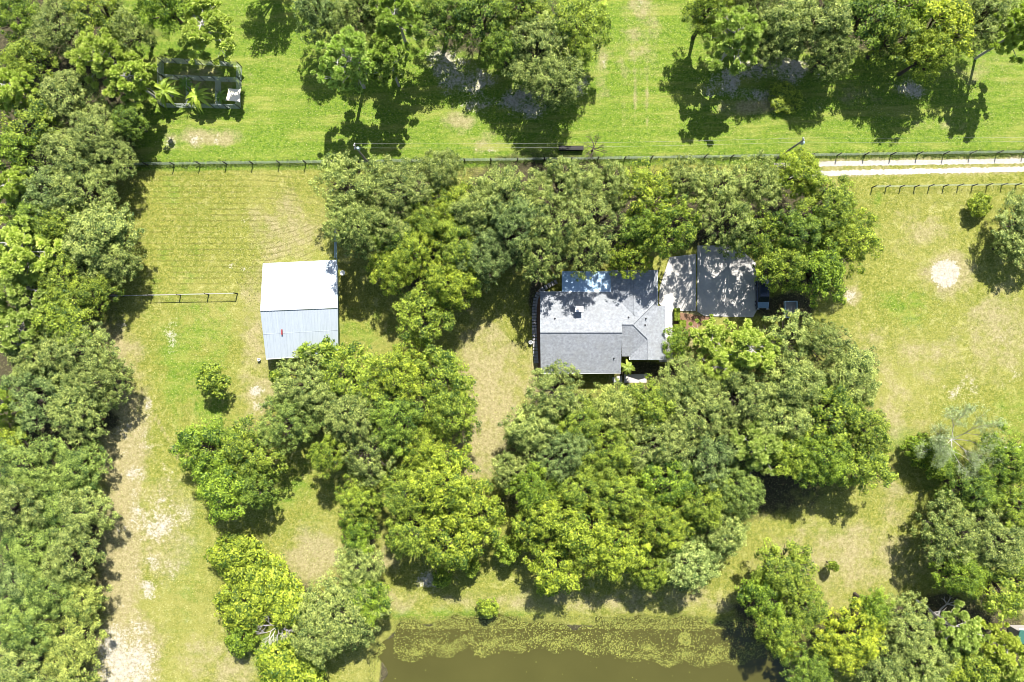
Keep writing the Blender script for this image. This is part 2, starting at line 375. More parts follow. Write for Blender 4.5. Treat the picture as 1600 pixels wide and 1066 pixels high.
stripe = np.maximum.reduce([0.95 * (ss(PX, 190, 230) * ss(520 - PX, 0, 30) * ss(PY, 262, 275) * ss(456 - PY, 0, 8)), 0.35 * north, 0.35 * ss(PX, 1370, 1400) * ss(PY, 640, 700) * ss(850 - PY, 0, 50), 0.3 * blobs([(490, 840, 50, 80)]), 0.25 * blobs([(320, 480, 80, 40)])])
rows, cols = GX.shape
idx = np.arange(rows * cols).reshape(rows, cols)
F = np.stack([idx[:-1, :-1], idx[:-1, 1:], idx[1:, 1:], idx[1:, :-1]], -1).reshape(-1, 4)
gme = np_mesh('ground', np.stack([GX, GY, GZ], -1).reshape(-1, 3), F, M['ground'], smooth=True)
for nm, A in (('green', green), ('dry', dry), ('sand', sand), ('litter', litter), ('phase', phase), ('stripe', stripe)):
    a = gme.attributes.new(nm, 'FLOAT', 'POINT'); a.data.foreach_set('value', A.ravel().astype(np.float32))
struct('ground', gme)

w = MB(); w.V = [(*U(560, 955)[:2], -0.22), (*U(1300, 955)[:2], -0.22), (*U(1300, 1420)[:2], -0.22), (*U(560, 1420)[:2], -0.22)]; w.F = [(3, 2, 1, 0)]
struct('pond_water', w.mesh('pond_water', M['water']))

def ribbon(name, pts, width, z, mat, jag=0.0, kind='structure'):
    """a strip following pixel points, uneven edges"""
    P = [Vector(U(*p)) for p in pts]; Q = []
    for a, b in zip(P[:-1], P[1:]):
        n = max(1, int((b - a).length / 0.22))
        for i in range(n): Q.append(a.lerp(b, i / n))
    Q.append(P[-1]); m = MB(); rr = random.Random(5)
    for i, q in enumerate(Q):
        d = (Q[min(i + 1, len(Q) - 1)] - Q[max(i - 1, 0)]).normalized(); nn = Vector((-d.y, d.x, 0))
        w1 = width / 2 + rr.uniform(-jag, jag); w2 = width / 2 + rr.uniform(-jag, jag)
        for xx, yy in ((q.x + nn.x * w1, q.y + nn.y * w1), (q.x - nn.x * w2, q.y - nn.y * w2)):
            m.V.append((xx, yy, z + 0.05 * math.sin(xx * 0.21) * math.sin(yy * 0.17)))
    for i in range(len(Q) - 1): m.F.append((2 * i + 1, 2 * i + 3, 2 * i + 2, 2 * i))
    return struct(name, m.mesh(name, mat))
ribbon('track', [(1210, 259), (1290, 256), (1400, 254.5), (1500, 253), (1700, 250)], 0.72, 0.012, M['sand'], 0.07)
ribbon('track', [(1215, 276), (1290, 271), (1400, 268.5), (1500, 266.5), (1700, 262)], 0.75, 0.013, M['sand'], 0.10)
def sheet(name, pts, z, mat, th=0.06):
    m = MB().slab([(*U(*p)[:2], z) for p in pts], th); return struct(name, m.mesh(name, mat))
sheet('driveway', [(1046, 402), (1087, 397), (1087, 486), (1040, 486), (1029, 474), (1031, 448)], 0.11, M['concrete'], 0.2)
sheet('driveway', [(1089.5, 384), (1150, 384), (1180, 410), (1186, 478), (1176, 496), (1100, 494), (1089.5, 487)], 0.11, M['concrete'], 0.2)
sheet('pavement', [(1030, 486.6), (1052, 486.6), (1051, 566), (1030, 566)], 0.105, M['concrete'], 0.2)
sheet('pavement', [(975, 585), (1010, 585), (1010, 598), (975, 598)], 0.10, M['concrete'], 0.2)
sheet('pavement', [(956, 590), (972, 587), (972, 600), (958, 598)], 0.08, M['concrete'], 0.2)
sheet('garden_bed', [(1052.5, 487), (1110, 496), (1080, 520), (1062, 570), (1052, 570)], 0.075, M['mulch'], 0.2)
sheet('garden_bed', [(838, 455), (846, 455), (846, 590), (840, 590)], 0.075, M['mulch'], 0.2)

# scattered grass clumps: nobody could count them
def tufts(n, mat, name, test):
    x = RNG.uniform(-78, 78, n); y = RNG.uniform(-53, 53, n); px = 800 + x * S; py = 533 - y * S
    k = test(px, py); x, y = x[k], y[k]; n = len(x); V = []; 
    a = RNG.uniform(0, 2 * np.pi, n); s = RNG.uniform(0.05, 0.15, n); 
    out = []
    for j in range(3):
        aj = a + j * 2.1; ux, uy = np.cos(aj), np.sin(aj)
        b = np.stack([x, y, np.full(n, 0.02)], -1)
        d = np.stack([ux * s * 0.8, uy * s * 0.8, s * 0.45], -1); wv = np.stack([-uy * s * 0.3, ux * s * 0.3, np.zeros(n)], -1)
        out.append(np.stack([b - wv, b + wv, b + d], 1))
    V = np.concatenate(out).reshape(-1, 3); F = np.arange(len(V)).reshape(-1, 3)
    v = np.tile(RNG.uniform(0, 1, n), 3)
    return tag(link(name, np_mesh(name, V, F, mat, v)), 'short yellow-green grass clumps across the open fields', 'grass', None, 'stuff')
def gtest(px, py):
    ok = poly_sd(px, py, POND) > 4
    ok &= ~((px > 1020) & (px < 1190) & (py > 390) & (py < 500)); ok &= ~((px > 840) & (px < 1053) & (py > 420) & (py < 600)); ok &= ~((px > 410) & (px < 530) & (py > 405) & (py < 570))
    ok &= ~((px > 1200) & (abs(py - 260) < 16)); ok &= np.hypot(px - 1477, py - 427) > 20
    ok &= ~((px < 150) | ((px < 200) & (py < 480)))
    return ok
tufts(60000, M['grassblade'], 'grass', gtest)

# floating plants on the pond
def pads():
    n = 80000; px = RNG.uniform(575, 1245, n); py = RNG.uniform(962, 1070, n)
    sd = poly_sd(px, py, POND)
    cl = 0.5 + 0.5 * np.sin(px * 0.09 + 2 * np.sin(py * 0.12)) * np.sin(py * 0.21 + px * 0.03)
    lower = 1022 + 12 * np.sin(px * 0.013) + 8 * (px > 740) + 4 * np.sin(px * .11)
    dens = np.where(py < lower, 0.20 + 0.60 * cl ** 1.5, 0.004)
    band = np.exp(-((py - (lower - 14)) / 12) ** 2); dens = dens * (0.25 + 0.8 * band) * (sd < 8)
    dens = np.where((px < 615) & (py > 985), np.where(px < 597 + 5 * np.sin(py * .2), 0.55, 0.0), dens)
    dens = np.where((py < 984), np.maximum(dens, 0.42 * (sd < 9)), dens)
    dens = np.where(px > 1150, dens * 0.8, dens); dens = np.where((px - 1070) ** 2 + (py - 1000) ** 2 < 120, 1.0, dens)
    sd0 = sd; k = (RNG.uniform(0, 1, n) < dens) & (sd < 12); px, py, sd = px[k], py[k], sd[k]; n = len(px); gz = -1.3 * ss(-sd / S, -0.6, 2.6) + .06
    x = (px - 800) / S; y = (533 - py) / S; r = RNG.uniform(0.03, 0.115, n); a0 = RNG.uniform(0, 6.28, n)
    V = np.zeros((n, 6, 3))
    for i in range(6):
        rr = r * RNG.uniform(0.7, 1.1, n); V[:, i, 0] = x + rr * np.cos(a0 + i * 1.047); V[:, i, 1] = y + rr * np.sin(a0 + i * 1.047) ; V[:, i, 2] = np.maximum(-0.20, gz) + RNG.uniform(0, 0.035, n)
    F = np.arange(n * 6).reshape(-1, 6)
    tag(link('water_plants', np_mesh('water_plants', V.reshape(-1, 3), F, M['pad'], RNG.uniform(0, 1, n))), 'yellow-green floating leaves in a band on the pond', 'water plants', None, 'stuff')
pads()

# ------------------------------------------------------------------ tree makers
def unit(n, rng):
    v = rng.normal(size=(n, 3)); return v / np.linalg.norm(v, axis=1, keepdims=True)
def leaf_quads(P, Nn, size, rng, asp=0.55):
    """diamond leaves at P with normals Nn"""
    n = len(P); r = unit(n, rng); t = np.cross(Nn, r); t /= np.linalg.norm(t, axis=1, keepdims=True) + 1e-9; b = np.cross(Nn, t)
    s = size * rng.uniform(0.65, 1.35, n)[:, None]
    V = np.stack([P - t * s, P + b * s * asp + Nn * s * .1, P + t * s, P - b * s * asp + Nn * s * .1], 1)
    return V
def make_crown(seed, R, H, z0, nl, pr, dens, leaf, mat, spread=0.62, jit=0.65, gap=0.0):
    rng = np.random.default_rng(seed)
    lobes = [(np.array([rng.normal() * .06 * R, rng.normal() * .06 * R]), 0.46 * R, 1.0)]
    for i in range(nl):
        a = 2 * math.pi * (i + rng.uniform(-.3, .3)) / nl; d = R * rng.uniform(spread - .14, spread + .08)
        lobes.append((np.array([math.cos(a) * d, math.sin(a) * d]), R * rng.uniform(0.27, 0.42), rng.uniform(.62, .88)))
    for i in range(nl // 2 + 1):
        a = rng.uniform(0, 6.28); d = R * rng.uniform(.2, .5); lobes.append((np.array([math.cos(a) * d, math.sin(a) * d]), R * rng.uniform(.26, .36), rng.uniform(.85, 1.02)))
    C = []; PR = []; OUT = []; LV = []
    hc = H - z0
    for (c, lr, zt) in lobes:
        top = z0 + hc * zt; lz = min(lr * 0.85, (top - z0) * 0.6); cz = top - lz
        m = int(2.6 * dens * lr * lr * 4 / (pr * pr * 2.2)); u = unit(m, rng); u[:, 2] = np.where(u[:, 2] < -0.35, -u[:, 2], u[:, 2])
        rad = rng.uniform(0.60, 1.12, m)[:, None]
        p = np.stack([c[0] + u[:, 0] * lr * rad[:, 0], c[1] + u[:, 1] * lr * rad[:, 0], cz + u[:, 2] * lz * rad[:, 0]], -1)
        C.append(p); OUT.append(u); PR.append(pr * rng.uniform(0.6, 1.25, m)); LV.append(np.full(m, rng.uniform(-.1, .1)) + rng.normal(size=m) * .16)
    C = np.concatenate(C); OUT = np.concatenate(OUT); PR = np.concatenate(PR); LV = np.concatenate(LV)
    # drop clumps buried deep in other lobes
    keep = np.ones(len(C), bool)
    for (c, lr, zt) in lobes:
        top = z0 + hc * zt; lz = min(lr * 0.85, (top - z0) * 0.6); cz = top - lz
        q = ((C[:, 0] - c[0]) / lr) ** 2 + ((C[:, 1] - c[1]) / lr) ** 2 + ((C[:, 2] - cz) / lz) ** 2
        keep &= ~((q < 0.30) & (rng.uniform(0, 1, len(C)) < 0.8))
    if gap: keep &= rng.uniform(0, 1, len(C)) > gap
    C, OUT, PR, LV = C[keep], OUT[keep], PR[keep], LV[keep]
    Ps, Ns, Vs = [], [], []
    for c, o, r, lv in zip(C, OUT, PR, LV):
        k = int(2.0 * (r / leaf) ** 2 * 1.22); u = unit(k, rng); u[:, 2] = np.where(u[:, 2] < -0.25, -u[:, 2], u[:, 2])
        u = u + 0.25 * o; u /= np.linalg.norm(u, axis=1, keepdims=True)
        rr = r * rng.uniform(0.45, 1.12, k)[:, None]
        p = c + u * rr * np.array([1, 1, 0.75]); nn = u * 1.0 + np.array([0, 0, 0.45]) + unit(k, rng) * jit
        nn /= np.linalg.norm(nn, axis=1, keepdims=True)
        Ps.append(p); Ns.append(nn); Vs.append(np.clip(0.42 + lv + rng.normal(size=k) * .27, 0, 1))
    P = np.concatenate(Ps); Q = leaf_quads(P, np.concatenate(Ns), leaf, rng)
    V = Q.reshape(-1, 3); F = np.arange(len(V)).reshape(-1, 4)
    me = np_mesh('crown', V, F, mat, np.concatenate(Vs))
    # trunk and limbs
    mb = MB(); rr = random.Random(seed); zt = z0 + hc * .25; tr = R * 0.055 + .05
    mb.path([(0, 0, -.25), (rr.uniform(-.1, .1), rr.uniform(-.1, .1), zt * .5), (0, 0, zt)], [tr * 1.25, tr, tr * .8], 9)
    for (c, lr, z1) in lobes:
        top = z0 + hc * z1; e = (c[0], c[1], top - lr * .45); mid = (c[0] * .45 + rr.uniform(-.3, .3), c[1] * .45 + rr.uniform(-.3, .3), zt + (e[2] - zt) * .45)
        mb.path([(0, 0, zt * .85), mid, e], [tr * .6, tr * .38, tr * .16], 6)
        for j in range(4):
            a = rr.uniform(0, 6.28); mb.path([mid, ((mid[0] + e[0]) / 2 + math.cos(a) * lr * .3, (mid[1] + e[1]) / 2 + math.sin(a) * lr * .3, (mid[2] + e[2]) / 2), (e[0] + math.cos(a) * lr * .7, e[1] + math.sin(a) * lr * .7, e[2] + rr.uniform(-.2, .3) * lr)], [tr * .25, tr * .15, tr * .05], 5)
    return me, mb.mesh('trunk', M['bark'])

def make_pine(seed, R, H, ntip=105, tuft=0.52):
    rng = np.random.default_rng(seed); rr = random.Random(seed); mb = MB()
    tr = .19; top = Vector((rr.uniform(-.3, .3), rr.uniform(-.3, .3), H - .4))
    mb.path([(0, 0, -.25), (top.x * .4, top.y * .4, H * .5), tuple(top)], [tr * 1.2, tr, tr * .35], 8)
    tips = []
    nb = 26
    for i in range(nb):
        f = (i + .5) / nb; z = H * (.52 + .46 * f); a = i * 2.4 + rr.uniform(-.4, .4); ln = R * (1.0 - .62 * f ** 1.6) * rr.uniform(.6, 1.08)
        d = Vector((math.cos(a), math.sin(a), 0)); b0 = Vector((top.x * f, top.y * f, z)); side = Vector((-d.y, d.x, 0))
        p1 = b0 + d * ln * .5 + Vector((0, 0, .1 * ln)) + side * rr.uniform(-.1, .1) * ln; p2 = b0 + d * ln + Vector((0, 0, .3 * ln)) + side * rr.uniform(-.2, .2) * ln
        mb.path([tuple(b0), tuple(p1), tuple(p2)], [.075, .05, .02], 5)
        tips.append(p2)
        for j in range(max(2, int(ntip / nb))):
            t = rr.uniform(.3, 1.0); q = b0.lerp(p1, t * 2) if t < .5 else p1.lerp(p2, t * 2 - 1)
            e = q + side * rr.uniform(-1, 1) * ln * .34 + d * rr.uniform(0, .22) * ln + Vector((0, 0, rr.uniform(.05, .5)))
            mb.tube(tuple(q), tuple(e), .03, .012, 4); tips.append(e)
    Ps = []; vs = []
    for c in tips:
        k = 95; r = tuft * rng.uniform(.7, 1.2); u = unit(k, rng); u[:, 2] = np.abs(u[:, 2]) * 1.1 - .25; u /= np.linalg.norm(u, axis=1, keepdims=True)
        s = np.cross(u, unit(k, rng)); s /= np.linalg.norm(s, axis=1, keepdims=True) + 1e-9; wv = .07
        c = np.array(c); b = c + u * r * .15; t = c + u * r * rng.uniform(.75, 1.1, k)[:, None]
        Ps.append(np.stack([b - s * wv * .5, b + s * wv * .5, t + s * wv, t - s * wv], 1)); vs.append(np.clip(rng.uniform(.25, .75) + rng.normal(size=k) * .18, 0, 1))
    Q = np.concatenate(Ps); V = Q.reshape(-1, 3)
    return np_mesh('crown', V, np.arange(len(V)).reshape(-1, 4), M['needle'], np.concatenate(vs)), mb.mesh('trunk', M['greybark'])

def make_bare(seed, R, H, levels=4, leaves=0, mat=None):
    """a dead or thinly leaved tree: forking bare branches"""
    rng = np.random.default_rng(seed); rr = random.Random(seed); mb = MB(); tips = []
    mb.path([(0, 0, -.2), (.1, 0, H * .35)], [.16, .12], 7)
    def grow(p, d, ln, r, lv):
        q = p + d * ln; mb.tube(tuple(p), tuple(q), r, r * .6, 5 if lv < 2 else 4); tips.append(q)
        if lv >= levels: return
        for _ in range(3 if lv < 3 else 2):
            e = (d + Vector((rr.uniform(-1, 1), rr.uniform(-1, 1), rr.uniform(-.3, .5))) * .62).normalized(); grow(q, e, ln * rr.uniform(.6, .85), r * .58, lv + 1)
    for i in range(7):
        a = i * .9 + rr.uniform(-.3, .3); grow(Vector((.1, 0, H * .35)), Vector((math.cos(a), math.sin(a), rr.uniform(.35, 1.0))).normalized(), R * .36, .075, 0)
    m2 = None
    if leaves:
        T = np.array([tuple(t) for t in tips]); k = leaves
        P = np.repeat(T, k, 0) + rng.normal(size=(len(T) * k, 3)) * .22; nn = unit(len(P), rng) + np.array([0, 0, .6]); nn /= np.linalg.norm(nn, axis=1, keepdims=True)
        V = leaf_quads(P, nn, .09, rng, .4).reshape(-1, 3); m2 = np_mesh('crown', V, np.arange(len(V)).reshape(-1, 4), mat, rng.uniform(0, 1, len(P)))
    return m2, mb.mesh('trunk', M['greybark'])

def make_palm(seed, R, H, nf=16, wide=.16, banana=False):
    rng = random.Random(seed); mb = MB()
    mb.path([(0, 0, -.2), (.05, .03, H * .5), (0, 0, H * .82)], [.16, .13, .11], 9)
    V = []; F = []; vs = []
    for i in range(nf):
        a = i * 2.399 + rng.uniform(-.2, .2); el = rng.uniform(.15, 1.0); ln = R * rng.uniform(.75, 1.08); d = Vector((math.cos(a), math.sin(a), 0)); s = Vector((-d.y, d.x, 0)); n = 7
        sp = []
        for k in range(n + 1):
            t = k / n; sp.append(Vector((0, 0, H * .82)) + d * ln * (t * .95) + Vector((0, 0, ln * (el * t - (.45 + el) * t * t))))
        vv = rng.uniform(.2, .9)
        if banana:
            for k in range(n):
                w0 = R * wide * math.sin(math.pi * min(1, .12 + .86 * k / n)); w1 = R * wide * math.sin(math.pi * min(1, .12 + .86 * (k + 1) / n))
                for sg in (-1, 1):
                    b = len(V); up = Vector((0, 0, .25))
                    V += [tuple(sp[k]), tuple(sp[k + 1]), tuple(sp[k + 1] + s * sg * w1 + up * w1), tuple(sp[k] + s * sg * w0 + up * w0)]; F.append((b, b + 1, b + 2, b + 3)); vs.append(vv + rng.uniform(-.1, .1))
        else:
            for k in range(26):
                t = .12 + .88 * k / 26; j = min(n - 1, int(t * n)); p = sp[j].lerp(sp[j + 1], t * n - j); ll = R * .30 * math.sin(math.pi * min(1, .15 + t * .8))
                for sg in (-1, 1):
                    b = len(V); e = p + s * sg * ll + d * ll * .5 + Vector((0, 0, -.18 * ll)); wv = d * .05
                    V += [tuple(p - wv), tuple(p + wv), tuple(e + wv * .4), tuple(e - wv * .4)]; F.append((b, b + 1, b + 2, b + 3)); vs.append(vv + rng.uniform(-.2, .2))
    return np_mesh('crown', np.array(V), np.array(F), M['frond'], np.clip(vs, 0, 1)), mb.mesh('trunk', M['greybark'])

BR = {'O': 5.0, 'G': 5.0, 'L': 5.0, 'M': 5.0, 'D': 5.0, 'S': 3.2, 'Y': 4.2, 'T': 2.2}      # design radii
BHT = {'O': 9.5, 'G': 9.5, 'L': 9.5, 'M': 9.5, 'D': 8.0, 'S': 3.6, 'Y': 10.5, 'T': 4.2}
PROTO = {
 'O': [make_crown(100 + i, 5.0, 9.5, 1.5, 10 + i % 3, (.40, .50, .62)[i % 3], .85, (.105, .115, .13)[i % 3], M['oakleaf'], gap=.44, jit=.85, spread=(.6, .66)[i % 2]) for i in range(8)],
 'G': [make_crown(200 + i, 5.0, 9.5, 1.5, 8 + i % 4, (.50, .66, .82)[i % 3], .9, (.12, .145, .17)[i % 3], M['leaf'], gap=.44, jit=.7, spread=(.6, .67)[i % 2]) for i in range(9)],
 'L': [make_crown(700 + i, 5.0, 9.5, 2.6, 11, 0.46, .8, 0.12, M['oakleaf'], gap=.66, jit=.7) for i in range(4)],
 'M': [make_crown(750 + i, 5.0, 9.5, 2.6, 10, 0.55, .8, 0.14, M['leaf'], gap=.64, jit=.65) for i in range(4)],
 'D': [make_crown(300 + i, 5.0, 8.0, 1.2, 8, 0.66, .95, 0.13, M['oakleaf'], spread=.62, gap=.42, jit=.6) for i in range(3)],
 'S': [make_crown(400 + i, 3.2, 3.6, 0.2, 8, 0.50, 1.1, 0.15, M['leaf']) for i in range(3)],
 'T': [make_crown(500 + i, 2.2, 4.2, 0.7, 6, 0.42, 1.0, 0.16, M['leaf']) for i in range(3)],
 'Y': [make_pine(600 + i, 4.2, 10.5) for i in range(4)],
}
CNT = {}
def plant(kind, px, py, r, H, tint, label, group, name='broadleaf_tree', cat='tree'):
    meshes = PROTO[kind]; i = CNT.get(kind, 0); CNT[kind] = i + 1
    crown, trunk = meshes[(i * 7 + (i // 3)) % len(meshes)]
    hc = H * .72; R = r * (1.13 if kind in 'OGDYLM' else 1.0) / S * (CH - hc) / CH; s = R / BR[kind]
    rr = random.Random(int(px * 7 + py * 13))
    o = empty(name, (U(px, py, hc)[0], U(px, py, hc)[1], 0), label, cat, group, rr.uniform(0, 6.28))
    o.scale = (s * rr.uniform(.90, 1.12), s * rr.uniform(.90, 1.12), H / BHT[kind])
    link('trunk', trunk, o)
    c = link('crown', crown, o); j = rr.uniform(.93, 1.07); c.color = (tint[0] * j, tint[1] * j, tint[2] * j, 1)
    return o

